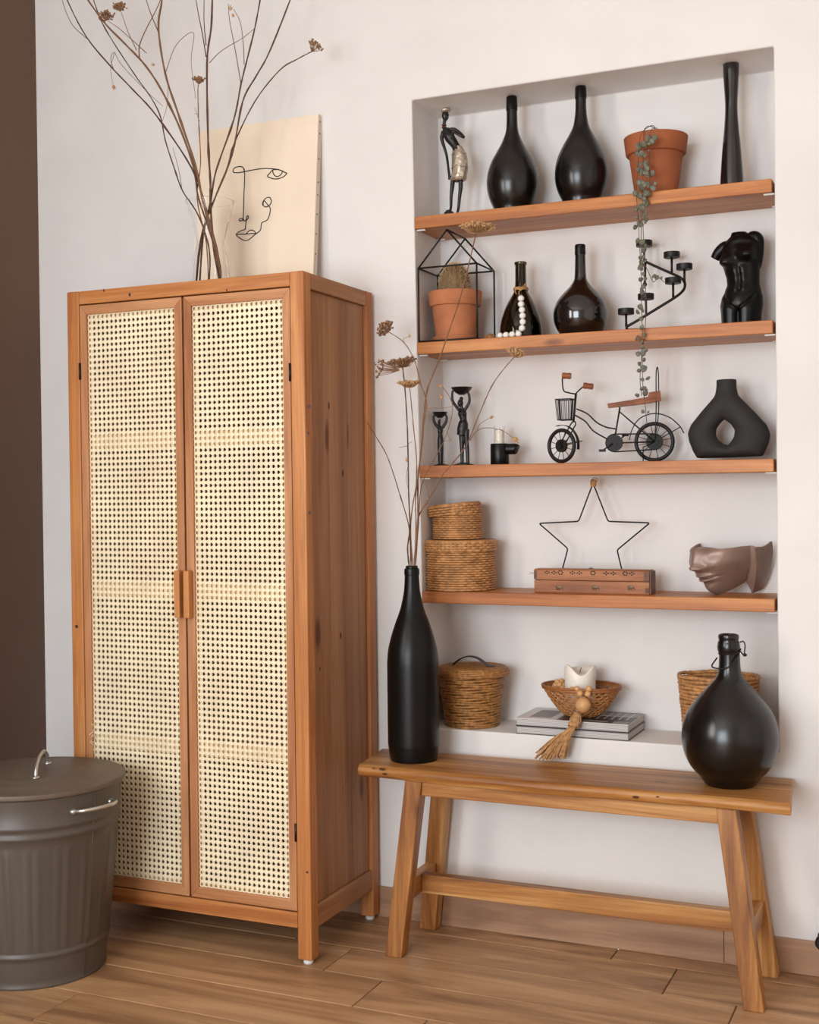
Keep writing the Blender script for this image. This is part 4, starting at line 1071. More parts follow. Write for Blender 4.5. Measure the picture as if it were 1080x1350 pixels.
# fenders as bent strips
strap(MB(), spline([B(830, 580), B(832.5, 569), B(837.8, 558.2), B(844, 551.5), B(852.2, 547.4), B(861, 545.3), B(869, 545.6), B(878, 548), B(886, 552.2), B(892, 557.5), B(897.4, 563), B(901.8, 571)], 4), bn_, .009, .0026).build('rear_fender', MT['iron'], bk)
fcx = fc_.copy(); pts = []
for k in range(13):
    a = math.radians(-12+k*(118/12)); r = 23.2*m+.008
    pts.append(fcx+fux*math.cos(a)*r+Vector((0, 0, math.sin(a)*r)))
strap(MB(), pts, fax, .010, .0012).build('front_fender', MT['iron'], bk)
bt('fender_strut', [rc_, B(897, 563)], .0012)
sb = []
for s in (-.006, .006): sb.append(s)
lo = B(867, 580)
bt('sissy_bar', [rc_+bn_*.011, B(865, 545, .011), B(865, 500, .010), B(865.5, 489, .008), B(866.8, 484, .0), B(868, 489, -.008), B(868.5, 500, -.010), B(868.5, 545, -.011), rc_-bn_*.011], .0014, 5)
for s in (.012,): bt('stand', [rc_+bn_*s-hx*.0, B(848, 590, s), Vector((B(848, 606, s).x, B(848, 606, s).y, SH[2]+.001))], .0014, 1)
# saddle plank
poly = [B(801, 532.4), B(830, 528), B(854, 523.6), B(856, 517.6), B(870.5, 515.3), B(872, 528.3), B(856, 531.8), B(830, 535), B(802, 538)]
MB().prism([p-bn_*.012 for p in poly], bn_*.024).build('saddle', MT['seat_wood'], bk, bevel=.001)
# handlebar and grips
st = B(758.8, 519.5)
lg0, rg0 = B(742, 500), B(768, 510)
lat = fax
ga, gb = st+(lat*-.0)+Vector((0, 0, 0)), st
lh = [st, B(751, 518.3, .010), B(743.6, 515.3, .018), B(742, 500, .022)]
rh = [st, B(763, 514.5, -.010), B(768.3, 509.3, -.018)]
bt('handlebar', lh, .0018, 5); bt('handlebar', rh, .0018, 5)
for g0, g1 in ((B(741.5, 496.3, .022), B(754, 496.8, .020)), (B(768.5, 507.3, -.018), B(782.3, 509, -.020))):
    d = g1-g0; mb = MB().tube([g0, g0+d*.05, g0+d*.25, g0+d*.5, g0+d*.75, g0+d*.95, g1], [2.6*m, 4.0*m, 4.3*m, 3.7*m, 4.2*m, 3.9*m, 2.4*m], 16)
    edge_smooth(mb.build('grip', MT['seat_wood'], bk), 50)
# basket
bc = B(748, 540)
u1 = Matrix.Rotation(math.radians(-18), 3, 'Z') @ hx; u2 = Vector((u1.y, -u1.x, 0))       # u2 towards the room
zt_, zb_ = B(748, 526.5).z, B(745, 553.5).z
cx = B(751, 540)-u1*.010
def ringpts(z, a, b): return [Vector((cx.x, cx.y, z))+u1*sa*a+u2*sb_*b for sa, sb_ in ((-1, -1), (1, -1), (1, 1), (-1, 1))]
top_r, bot_r = ringpts(zt_, .020, .020), ringpts(zb_, .016, .016)
bsk = MB().tube(top_r, .0014, 6, closed=True).build('basket', MT['iron'], bk)
MB().tube(bot_r, .0014, 6, closed=True).build('basket_base', MT['iron'], bsk)
for i in range(4):
    for k in range(4):
        f_ = k/4; a = top_r[i].lerp(top_r[(i+1) % 4], f_); b = bot_r[i].lerp(bot_r[(i+1) % 4], f_)
        MB().tube([a, b], .0011, 5).build('basket_bar', MT['iron'], bsk)
for k in (1, 2, 3):
    MB().tube([bot_r[0].lerp(bot_r[1], k/4), bot_r[3].lerp(bot_r[2], k/4)], .0010, 5).build('basket_bar', MT['iron'], bsk)

# ================================================================== SEAGRASS BOXES
def woven(mb, c, r, z0, z1, rows, stakes, tr, tilt=None, close=True, sx=1, sy=1, taper=1.0):
    n = stakes*4
    for k in range(rows):
        z = z0+(z1-z0)*(k+.5)/rows; rr = r*(1+(taper-1)*(k+.5)/rows)
        pts = []
        for i in range(n):
            a = 2*PI*i/n; w = 1.15*tr*math.sin(a*stakes+(PI if k % 2 else 0))*.62
            p = Vector((math.cos(a)*(rr-tr+w)*sx, math.sin(a)*(rr-tr+w)*sy, z+.35*tr*math.sin(a*stakes*2)))
            pts.append(c+(tilt @ p if tilt else p))
        mb.tube(pts, tr*1.0, 6, closed=True)
def seagrass_box(name, label, c, r, h, rl, hl, tilt, lid_off, rows, stakes):
    t = thing(name, c, label, 'basket', 'lidded seagrass boxes')
    tr = h/rows/2
    mb = MB(); woven(mb, c, r, .001, h, rows, stakes, tr)
    b = mb.build('woven_side', MT['seagrass'], t, smooth=True, kind='stuff')
    gap_shade_core = MB().lathe(c, [(r*.93, .0006), (r*.93, h), (r*.6, h)], 40); gap_shade_core.build('core', MT['basket_core'], t, smooth=False)  # inner drum added so the gaps in the weave look shaded
    lc = c+lid_off
    mb = MB(); lr = max(3, round(hl/(2*tr*1.05))); woven(mb, lc, rl, 0, hl, lr, stakes, hl/lr/2, tilt)
    rr = rl-.004; k = 0
    while rr > .006:
        pts = [lc+(tilt @ Vector((math.cos(a)*rr, math.sin(a)*rr, hl+.0005*math.sin(a*stakes*rr/rl))) if tilt else Vector((math.cos(a)*rr, math.sin(a)*rr, hl))) for a in [2*PI*i/60 for i in range(60)]]
        mb.tube(pts, .0031, 6, closed=True); rr -= .0056
    mb.build('woven_lid', MT['seagrass'], t, smooth=True, kind='stuff')
    return t
Y = .0835; m = mpp(P(607, 750, Y))
c1 = axis_at(607.3, 750, Y, SH[3]); zl1 = P(607, 724, Y).z-SH[3]; ztop = P(607, 711, Y).z-SH[3]
seagrass_box('seagrass_box', 'larger round lidded seagrass box at the bottom of the stack', c1, 46.2*m, zl1, 48.2*m, ztop-zl1, None, Vector((0, 0, zl1-.003)), 17, 26)
zst = ztop+SH[3]+.0005
c2 = axis_at(603.8, 690, Y, zst); h2 = P(604, 676, Y).z-zst
tilt = Matrix.Rotation(math.radians(-5.5), 3, 'Y')
c2t = Vector((P(600.3, 676, Y).x, Y, zst))
seagrass_box('seagrass_box', 'smaller round seagrass box with a crooked lid on top of the stack', c2, 33*m, h2, 35*m, 13.5*m, tilt, Vector((c2t.x-c2.x, 0, h2-.006)), 12, 20)

# ================================================================== INCENSE BOX
fl0 = F(704.4, 781.6, SH[3]); fr0 = F(856.3, 783.2, SH[3])
yb0 = max(.012, min(.05, (fl0.y+fr0.y)/2)); xa, xb = P(704.4, 775, yb0).x, P(856.3, 775, yb0).x
dpt = .052; hz = P(780, 751, yb0).z-SH[3]; zsp = P(780, 765.8, yb0).z
ib = thing('incense_box', ((xa+xb)/2, yb0+dpt/2, SH[3]), 'long carved wooden incense box with brass elephant inlays', 'wooden box')
MB().box((xa, yb0, SH[3]), (xb, yb0+dpt, zsp-.0006)).build('base', MT['box_wood'], ib, bevel=.0012)
ldd = MB().prism([(xa, yb0, zsp+.0006), (xa, yb0+dpt, zsp+.0006), (xa, yb0+dpt, SH[3]+hz-.004), (xa, yb0+dpt-.008, SH[3]+hz), (xa, yb0+.004, SH[3]+hz), (xa, yb0, SH[3]+hz-.003)], (xb-xa, 0, 0)).build('lid', MT['box_wood'], ib, bevel=.0008)
for x0, x1, d in ((xa-.0, xa+.007, 0), (xb-.013, xb+.0, 0)):
    MB().box((x0, yb0-.0012, zsp+.001), (x1, yb0-.0002, SH[3]+hz-.004)).build('end_band', MT['box_dark'], ldd)
xe = xb
MB().box((xb+.0002, yb0+.001, SH[3]+.001), (xb+.004, yb0+dpt-.001, SH[3]+hz-.003)).build('end_plate', MT['box_dark'], ib, bevel=.001)
bxs = MB(); bxs.box((xb-.010, yb0-.0010, SH[3]+.004), (xb-.001, yb0-.0001, SH[3]+.016)); bxs.build('box_joint', MT['box_dark'], ib)
def holes(cpx, kind):
    cx = P(cpx, 755, yb0).x; zc = SH[3]+hz-.0085
    out = []
    if kind == 'flower':
        for k in range(6): a = 2*PI*k/6; out.append((cx+math.cos(a)*.0055, zc+math.sin(a)*.0046))
    else:
        for dx, dz in ((-.014, 0), (-.009, .003), (-.009, -.003), (-.004, 0), (.004, 0), (.009, .003), (.009, -.003), (.014, 0)): out.append((cx+dx, zc+dz))
    return out
hm = MB()
for cpx, kd in ((726, 'leaf'), (739, 'flower'), (759.5, 'leaf'), (782, 'flower'), (804, 'leaf'), (824.5, 'flower'), (838, 'half')):
    for (x, z) in holes(cpx, kd)[: (4 if kd == 'half' else 9)]:
        hm.ball((x, yb0-.0002, z), .0019, 8, 4, (1.25, .25, .9))
hm.build('pierced_holes', MT['black_ink'], ldd, kind='stuff')
for cpx in (736.5, 784, 831):
    p = P(cpx, 774.5, yb0); e_ = MB(); z = P(cpx, 774.5, yb0).z
    e_.ball((p.x, yb0-.0004, z+.001), .0055, 14, 8, (1.25, .16, .78)); e_.ball((p.x+.0068, yb0-.0004, z+.0), .0034, 10, 6, (1, .2, 1))
    e_.tube(spline([(p.x+.009, yb0-.0006, z), (p.x+.011, yb0-.0006, z-.003), (p.x+.0105, yb0-.0006, z-.006)], 3), [.0010, .0006], 5)
    for dx in (-.005, -.001, .003): e_.tube([(p.x+dx, yb0-.0005, z-.002), (p.x+dx, yb0-.0005, z-.0068)], .0012, 5)
    fuse(e_, 'elephant_inlay', MT['brass'], ib, voxel=.0005, it=1)
MB().tube([(xa+.004, yb0+.02, SH[3]+hz-.012), (xa-.018, yb0+.016, SH[3]+hz-.0115)], .0008, 5).build('incense_stick', MT['stem'], ib)

# ================================================================== WIRE STAR
Y = .118
sp_ = [(782, 637), (763, 687.4), (710.7, 690), (748.9, 723.3), (734.5, 781.0), (779.3, 748.5), (827, 781.5), (813.7, 725.2), (857, 689.3), (801.9, 687.4)]
pts = [P(x, y, Y) for x, y in sp_]
for p in pts: p.z = max(p.z, SH[3]+.002)
out = []
for i, p in enumerate(pts):
    a, b = pts[i-1], pts[(i+1) % len(pts)]; r = .006
    u, v = (a-p).normalized(), (b-p).normalized()
    for k in range(5):
        t_ = k/4; out.append((p+u*r)*(1-t_)**2+p*2*t_*(1-t_)+(p+v*r)*t_*t_)
sc_ = pts[0].copy(); star = thing('wire_star', Vector((P(781, 760, Y).x, Y, SH[3])), 'large black wire star standing behind the incense box', 'star ornament')
MB().tube(out, .0019, 8, closed=True).build('star_wire', MT['iron'], star, smooth=True)
tw = MB(); k0 = P(782.5, 637, Y)
for k in range(5): tw.tube([k0+Vector((math.cos(a)*.0065, math.sin(a)*.0045, -.006+k*.0032+.001*math.sin(a))) for a in [2*PI*i/18 for i in range(18)]], .0018, 6, closed=True)
tw.tube(spline([k0+Vector((-.004, -.003, .008)), k0+Vector((.004, -.006, .013)), k0+Vector((.012, -.004, .010)), k0+Vector((.010, -.004, .002))], 4), .0014, 6)
tw.build('twine_wrap', MT['twine'], star, smooth=True, kind='stuff')

# ================================================================== BROKEN FACE PLANTER
Y = .080; zb = SH[3]; m = mpp(P(965, 750, Y))
ctr = P(972, 750, Y+.012); c = Vector((P(962, 780, Y).x, Y, zb))
W2, H2 = .094, .132                       # head width/2-ish and height from chin to rim
yaw = math.radians(-36); roll = math.radians(2)
fdir = None
def gauss(u, v, cu, cv, su, sv, rot=0):
    du, dv = u-cu, v-cv
    if rot: du, dv = du*math.cos(rot)+dv*math.sin(rot), -du*math.sin(rot)+dv*math.cos(rot)
    return math.exp(-(du/su)**2-(dv/sv)**2)
def face_point(th, v):
    """th: angle around the head (0 = nose line), v: 0 chin .. 1 broken rim"""
    w = .30+.70*math.sin(min(1, (v*.92+.10))*PI/2)**.75                      # jaw widens upward
    rx = .080*w; ry = .124*(.62+.38*min(1, max(0, v)*1.5)**.8)
    x = rx*math.sin(th); y = -ry*math.cos(th)
    z = v*.118-.020*(1-math.cos(th))*(1-v)*0
    bnd = min(1, max(0, (th-1.42)/.05))
    z += (.026-.022*bnd)*max(0, 1-v)**1.5*(min(abs(th), 1.5)/1.9)**1.6-.017*bnd*max(0, 1-v)                                   # jaw line rises towards the ear
    u = th
    d = 0
    nose = gauss(u, v, 0, .76, .15, .20)*.010+gauss(u, v, 0, .67, .17, .075)*.013
    nose += (gauss(u, v, -.20, .645, .10, .050)+gauss(u, v, .20, .645, .10, .050))*.0085
    lips = gauss(u, v, 0, .468, .34, .042)*.011+gauss(u, v, 0, .365, .29, .045)*.0125-gauss(u, v, 0, .416, .42, .016)*.0085
    chin = gauss(u, v, 0, .14, .36, .13)*.009-gauss(u, v, 0, .285, .35, .055)*.0035
    phil = -gauss(u, v, 0, .535, .05, .05)*.0015
    eye = -(gauss(u, v, -.52, .93, .26, .13)+gauss(u, v, .52, .93, .26, .13))*.007
    cheek = (gauss(u, v, -.75, .70, .35, .18)+gauss(u, v, .75, .70, .35, .18))*.0035
    nl = -(gauss(u, v, -.36, .55, .07, .12, .5)+gauss(u, v, .36, .55, .07, .12, -.5))*.0020
    d = nose+lips+chin+phil+eye+cheek+nl+.009*bnd*bnd*(3-2*bnd)
    nr = Vector((math.sin(th), -math.cos(th), 0))
    return Vector((x, y, z))+nr*d
def rim(th): return 1.0+.05*math.sin(th*3.1+.6)+.035*math.sin(th*5.3+1.0)-.05*(th < -.6)*min(1, (-.6-th)*2)-.13*min(1, max(0, (th-.9)/.8))
mb = MB(); NT, NV = 220, 120; T0, T1 = -1.30, 1.98
grid = []
for j in range(NV+1):
    row = []
    for i in range(NT+1):
        th = T0+(T1-T0)*i/NT; v = j/NV*rim(th); row.append(face_point(th, v))
    grid.append(row)
Rm = Matrix.Rotation(yaw, 3, 'Z') @ Matrix.Rotation(math.radians(11), 3, 'X')
Rv = Matrix.Rotation(roll, 3, (CAM-ctr).normalized())
Rt = Rv @ Rm
grid = [[Rt @ (p-Vector((0, 0, .06))) for p in row] for row in grid]
allp = [p for row in grid for p in row]
mn = min(p.z for p in allp)
def pxof(p): d = p-CAM; return 540+FPX*d.dot(right)/d.dot(fwd)
shift = Vector((ctr.x, 0, 0))+Vector((0, 0, zb-mn+.0002))
ys_ = [p.y for p in allp]; shift.y = .163-max(ys_)-.004
xs_ = [pxof(p+shift) for p in allp]; shift.x += (964-(min(xs_)+max(xs_))/2)*m
mb.quad_grid([[p+shift for p in row] for row in grid], closed=False)
c = Vector((ctr.x, .09, zb))
pl_ = thing('face_planter', c, 'bronzed broken face planter showing only nose, lips and cheek', 'planter')
fo = mb.build('face_shell', MT['bronze'], pl_, smooth=True)
sm = fo.modifiers.new('thick', 'SOLIDIFY'); sm.thickness = .006; sm.offset = -1

# ================================================================== LEDGE
def coil_basket(name, label, c, r0, r1, h, rows, mat, sy=1, lid=None, group=None):
    t = thing(name, c, label, 'basket', group)
    tr = h/rows/2*1.08
    mb = MB()
    for k in range(rows):
        f_ = (k+.5)/rows; rr = r0+(r1-r0)*f_**.85; n = 72
        mb.tube([c+Vector((math.cos(a)*(rr-tr)*(1+.006*math.sin(a*3+k)), math.sin(a)*(rr-tr)*sy, f_*h+.0012*math.sin(a*5+k*1.7)+.0006*math.sin(a*31+k))) for a in [2*PI*i/n for i in range(n)]],
                [tr*(1+.12*math.sin(i*1.9+k*2.3)) for i in range(n)], 7, closed=True)
    rr = r0-tr
    while rr > .01:
        mb.tube([c+Vector((math.cos(a)*rr, math.sin(a)*rr*sy, tr)) for a in [2*PI*i/40 for i in range(40)]], tr, 6, closed=True); rr -= tr*2
    mb.build('coiled_side', mat, t, smooth=True, kind='stuff')
    return t, tr
Y = F(622, 950, ZL).y; Y = min(max(Y, .075), .080); c = axis_at(622.5, 925, Y, ZL); m = mpp(c)
ztop = P(624, 884, Y).z-ZL
t, tr = coil_basket('lidded_basket', 'coiled straw basket with a flat lid and dark leather handle', c, 35.5*m, 44.5*m, ztop, 21, MT['straw'])
mb = MB(); lc = c+Vector((.003, 0, ztop)); rl_ = 48.5*m
for k, (rr, z) in enumerate(((rl_, -.006), (rl_*1.005, -.001), (rl_*.985, .004), (rl_*.94, .008))):
    mb.tube([lc+Vector((math.cos(a)*(rr-.003), math.sin(a)*(rr-.003)*.93, z+.0008*math.sin(a*6+k))) for a in [2*PI*i/72 for i in range(72)]], .0036, 7, closed=True)
rr = rl_*.94-.006
while rr > .008:
    mb.tube([lc+Vector((math.cos(a)*rr, math.sin(a)*rr*.93, .0095)) for a in [2*PI*i/48 for i in range(48)]], .0034, 6, closed=True); rr -= .0062
mb.build('coiled_lid', MT['straw'], t, smooth=True, kind='stuff')
zh = lc.z+.013
ha = [Vector((P(598, 872, Y).x, Y, zh)), Vector((P(603, 870, Y).x, Y, zh+.010)), Vector((P(611, 866, Y).x, Y, zh+.020)), Vector((P(620, 865, Y).x, Y, zh+.024)), Vector((P(630, 866, Y).x, Y, zh+.020)), Vector((P(640, 870, Y).x, Y, zh+.007)), Vector((P(645, 872, Y).x, Y, zh+.0005)), Vector((P(652, 873, Y).x, Y, zh))]
strap(MB(), spline(ha, 5), (0, 1, 0), .014, .003).build('leather_handle', MT['leather'], t)
Y = .078; c = axis_at(947.6, 925, Y, ZL); m = mpp(c); zr = P(947.6, 889, Y).z-ZL
t, tr = coil_basket('open_basket', 'open coiled straw basket half hidden by the swing-top demijohn', c, 45.5*m, 54*m, zr, 19, MT['straw2'], sy=.80)
# magazines
fl_, fr_ = F(680.6, 967.7, ZL), F(829.2, 978.2, ZL)
my0 = .003; mx0, mx1 = P(680.6, 967, my0).x, P(829.0, 976, my0).x; my1 = my0+.162
def magazine(z, th, label, top):
    t = thing('magazine', ((mx0+mx1)/2, (my0+my1)/2, z), label, 'book', 'magazines on the ledge')
    MB().box((mx0+.002, my0+.002, z+.002), (mx1-.002, my1, z+th-.002)).build('page_block', MT['paper'], t)
    MB().box((mx0, my0, z), (mx1, my1, z+.0019)).build('back_cover', MT['cover_dark'], t)
    cv = MB().box((mx0, my0, z+th-.0019), (mx1, my1, z+th)).build('cover', MT['cover_white' if top else 'cover_dark'], t)
    n = 4
    for k in range(n):
        zz = z+.002+(th-.004)*(k+.5)/n
        MB().box((mx0+.0012, my0+.0010, zz-.0004), (mx1-.0012, my0+.0019, zz+.0004)).build('page_edge_line', MT['cover_grey'], t)
    if top:
        W_, D_ = mx1-mx0, my1-my0
        def pr_(u0, u1, v0, v1, mat, hgt): MB().box((mx0+u0*W_, my0+v0*D_, z+th+hgt), (mx0+u1*W_, my0+v1*D_, z+th+hgt+.0003)).build('cover_print', MT[mat], cv)
        pr_(.36, .995, .02, .62, 'cover_dark', .0001); pr_(.33, .995, .62, .98, 'cover_grey', .0001)
        for k in range(9): pr_(.10+k*.022, .112+k*.022, .14, .80, 'ink', .0001)
        for k in range(6): pr_(.60+k*.065, .612+k*.065, .35, .92, 'cover_white', .0005)
        pr_(.58, .96, .60, .63, 'cover_white', .0005); pr_(.85, .985, .04, .20, 'cover_grey', .0005); pr_(.50, .80, .10, .16, 'cover_grey', .0005); pr_(.42, .97, .965, .98, 'cover_dark', .0005)
    return t
magazine(ZL, .0200, 'lower of two thick grey magazines, lying on the white ledge', False)
magazine(ZL+.0202, .0200, 'upper of two thick magazines with a printed cover under the wicker bowl', True)
zbk = ZL+.0412
# wicker bowl
Y = .085; ax = 766.8; c = Vector((P(ax, 920, Y).x, Y, zbk)); m = mpp(P(ax, 910, Y))
hb_ = P(ax, 905, Y).z-zbk; r1, r0 = 51.5*m, 22*m
t = thing('wicker_bowl', c, 'round woven wicker bowl standing on the magazines', 'bowl')
def bowl_r(f_): return r0+(r1-r0)*(f_**.72)
DY = .80
mb = MB()
for s in (-1, 1):
    for k in range(26):
        a0 = 2*PI*k/26; pts = []
        for i in range(12):
            f_ = i/11; a = a0+s*f_*.95; rr = bowl_r(f_)+.0012*math.sin(i*PI+k); pts.append(c+Vector((math.cos(a)*rr, math.sin(a)*rr*DY, .003+f_*(hb_-.003))))
        mb.tube(pts, .0019, 5)
for k in range(9):
    f_ = (k+.5)/9; rr = bowl_r(f_)-.0008
    mb.tube([c+Vector((math.cos(a)*(rr+.0014*math.sin(a*13+k*PI)), math.sin(a)*(rr+.0014*math.sin(a*13+k*PI))*DY, .003+f_*(hb_-.004))) for a in [2*PI*i/78 for i in range(78)]], .0017, 5, closed=True)
mb.build('woven_side', MT['wicker'], t, smooth=True, kind='stuff')
mb = MB()
for dz, dr, rr in ((0, 0, .0034), (.005, .0015, .0030)):
    mb.tube([c+Vector((math.cos(a)*(r1+dr), math.sin(a)*(r1+dr)*DY, hb_-.002+dz)) for a in [2*PI*i/64 for i in range(64)]], rr, 8, closed=True)
mb.build('rim', simple('wicker_rim', rgb(150, 94, 50), .5, vary=.2, vscale=40), t, smooth=True)
MB().lathe(c, [(0, .0012), (r0+.002, .0012), (r0+.003, .004), (0, .004)], 32, sy=DY).build('bowl_base', MT['wicker'], t, smooth=True)
# candle
ca = Vector((P(765, 900, Y).x, Y, zbk+.0052)); rc2 = 20.2*m; hcn = P(765, 878, Y).z-ca.z
def topz(a): return hcn-.004+.006*math.sin(a*2+.5)+.004*math.sin(a*3+2.0)-.006*max(0, math.cos(a+PI/2-.3))**6
rows = []; K = 48
for f_ in (0, .15, .35, .55, .72, .78, .82, .9, .97, 1.0):
    rows.append([ca+Vector((math.cos(a)*rc2*(1.0 if f_ < .75 else 1.03 if f_ < .95 else .99), math.sin(a)*rc2*(1.0 if f_ < .75 else 1.03 if f_ < .95 else .99), f_*topz(a))) for a in [2*PI*k/K for k in range(K)]])
for rf, dz in ((.86, .001), (.78, -.006), (.6, -.014), (.25, -.017), (.02, -.016)):
    rows.append([ca+Vector((math.cos(a)*rc2*rf, math.sin(a)*rc2*rf, topz(a)*(1 if rf > .7 else 0)+(0 if rf > .7 else hcn-.002)+dz)) for a in [2*PI*k/K for k in range(K)]])
mb = MB(); b = mb.quad_grid(rows); mb.f.append(tuple(b+k for k in range(K)))
cd = thing('pillar_candle', ca, 'thick white pillar candle with a melted hollow in the wicker bowl', 'candle')
mb.build('wax', MT['wax'], cd, smooth=True)
MB().tube(spline([ca+Vector((0, 0, hcn-.018)), ca+Vector((.001, -.001, hcn-.010)), ca+Vector((.004, -.002, hcn-.004))], 3), .0010, 6).build('wick', MT['black_ink'], cd)
# bead garland with tassel
g0 = P(769, 929.5, Y-r1*DY-.010)
gar = thing('bead_garland', Vector((g0.x, g0.y, BZ)), 'wooden bead garland with a raffia tassel draped over the bowl', 'bead garland')
rbm = 10.2*mpp(g0)
MB().ball(g0, rbm, 24, 16).build('large_bead', MT['wood_bead'], gar, loc=g0, smooth=True)
rim_y = Y-r1*DY
small = [(765, 914.2, rim_y-.004), (775.2, 914.8, rim_y-.004), (776.6, 908.2, rim_y+.004), (761, 908.6, rim_y+.004), (754.5, 909.4, rim_y+.008), (749.5, 911, rim_y+.010),
         (741, 907.5, Y-.012), (737.5, 903, Y-.006), (732.5, 903.8, Y-.004), (731.5, 908.0, Y-.012), (742.5, 903.5, Y+.004), (735, 899.5, Y+.010), (740.5, 898.3, Y+.018)]
rs_ = 4.3*mpp(g0); sb0 = MB().ball((0, 0, 0), rs_, 14, 10).build('bead', MT['wood_bead'], gar, loc=(0, 0, 0), smooth=True)
for i, (x, y, yy) in enumerate(small):
    o = sb0 if i == 0 else sb0.copy()
    if i: col.objects.link(o); o.parent = gar
    o.location = P(x, y, yy)-wl(gar)
tp = P(761, 939.5, g0.y-.001); tie = P(756.5, 956.5, -.020); 
mb = MB(); lp = [tp+(tie-tp)*f_ for f_ in (0, .3, .65, 1.0)]
for k in range(90):
    a = 2*PI*rnd.random(); q_ = rnd.random()**.5
    ex = P(706+41*rnd.random(), 992+9*rnd.random(), -.030)
    ex.y = -.030-.022*rnd.random(); ex.z = max(BZ+.0035, ex.z)
    o1 = Vector((math.cos(a)*.0105*q_, math.sin(a)*.0070*q_, 0)); o2 = o1*.85
    md = tie.lerp(ex, .5)+Vector((rnd.uniform(-.003, .003), -.010, .004))
    mb.tube(spline([tp+o1*.5, tp.lerp(tie, .5)+o1*1.35, tie+o2, md, ex], 4), [.0013, .0017], 5)
mb.build('tassel', MT['twine'], gar, kind='stuff')
mb = MB()
dr_ = (tie-tp).normalized(); e1 = dr_.orthogonal().normalized(); e2_ = dr_.cross(e1)
for k in range(4): mb.tube([tie-dr_*(.0022*k-.003)+(e1*math.cos(a)+e2_*math.sin(a))*.0125 for a in [2*PI*i/20 for i in range(20)]], .0016, 6, closed=True)
mb.build('tassel_tie', MT['twine'], gar, smooth=True, kind='stuff')

# ================================================================== ON THE BENCH
Y = -.128; ax = 544.3
t, c = bottle('tall_bottle', ax, 870, Y, BZ, [(758.5, 9.4), (770, 10.0), (782, 11.2), (799, 14.8), (810, 18.3), (821, 22.5), (838, 28), (855, 32.2), (868, 33.6), (880, 34), (930, 34), (975, 33.9), (984, 33.2)], MT['satin_black'], 'tall matte black wine bottle holding dried stems at the bench end')
m = mpp(P(ax, 755, Y)); zq = lambda py: P(ax, py, Y).z-BZ
edge_smooth(MB().lathe(c, [(8.8*m, zq(759)), (9.9*m, zq(758)), (10.1*m, zq(754)), (9.8*m, zq(750)), (8.2*m, zq(749)), (8.0*m, zq(746.5)), (7.6*m, zq(745.8)), (6.0*m, zq(745.8)), (5.6*m, zq(752)), (5.4*m, zq(759))], 36).build('lip_ring', MT['satin_black'], t), 40)
YB = Y
Yd = F(963, 1026, BZ).y; Yd = min(max(Yd, -.16), -.118)
ax = 962.5
t, c = bottle('demijohn', ax, 940, Yd, BZ, [(862, 13.4), (870, 13.6), (878, 14), (885, 15), (891.6, 17), (897, 20.5), (901.8, 25), (913.7, 36), (925.6, 46.2), (939, 55), (956, 61), (973, 62.7), (990, 60.5), (1005, 54.5), (1015, 47.5), (1022, 40.5)], MT['matte_black'], 'big round matte black demijohn with a wire swing top', foot=31, n=64)
m = mpp(P(ax, 850, Yd)); zq = lambda py: P(ax, py, Yd).z-BZ
nk = c+Vector((-1.0*m, 0, 0))
edge_smooth(MB().lathe(nk, [(13.2*m, zq(863)), (13.9*m, zq(861)), (13.2*m, zq(860)), (14.4*m, zq(857)), (14.9*m, zq(853)), (14.0*m, zq(847)), (12.6*m, zq(843.5)), (13.2*m, zq(842)), (13.6*m, zq(839.5)), (13.0*m, zq(837)), (11*m, zq(836)), (9*m, zq(836.5)), (8.5*m, zq(845)), (0, zq(845))], 40).build('neck_ring', MT['matte_black'], t), 45)
def N_(dx, py, dy): return Vector((nk.x+dx*m, nk.y+dy*m, P(ax, py, Yd).z))
MB().tube(spline([N_(15.5, 855, 2), N_(12, 866, -12), N_(2, 877.5, -17), N_(-10, 880, -15), N_(-21, 878.5, -6), N_(-15.5, 868, 2)], 6), .0017, 8).build('bail_wire', MT['iron'], t, smooth=True)
MB().tube(spline([N_(14.5, 846.5, 0), N_(19, 845, 0), N_(21.2, 850, 0), N_(20.5, 858, 0), N_(20.5, 863, -2), N_(15.5, 857.5, -3), N_(14.5, 855, 0)], 6), .0015, 8).build('swing_lever', MT['iron'], t, smooth=True)
MB().ball(N_(21, 862.5, -1), .0042, 10, 8, (1.2, 1, .9)).build('lever_knob', MT['iron'], t, smooth=True)

# ================================================================== DRIED STEMS
def umbel(mb, p, n, r, up, spread=1.0, flat=.5, seedr=.0022, rr=rnd):
    up = up.normalized(); e1 = up.orthogonal().normalized(); e2 = up.cross(e1)
    for k in range(n):
        a = 2*PI*k*.618; f_ = math.sqrt((k+.5)/n); th = f_*spread
        d = (up*math.cos(th)+(e1*math.cos(a)+e2*math.sin(a))*math.sin(th))
        L = r*(.85+.3*rr.random())*(1+.15*f_); tip = p+d*L
        if spread > 1.2: tip = p+up*r*(.42+.10*rr.random())+(e1*math.cos(a)+e2*math.sin(a))*r*f_*(.9+.2*rr.random())
        md = p+d*L*.5-up*L*.10
        mb.tube([p, md, tip], [.0008, .0006], 4, cap=False)
        for j in range(3):
            mb.ball(tip+Vector((rr.uniform(-1, 1), rr.uniform(-1, 1), rr.uniform(-1, 1)))*seedr*1.6, seedr*rr.uniform(.8, 1.3), 6, 4)
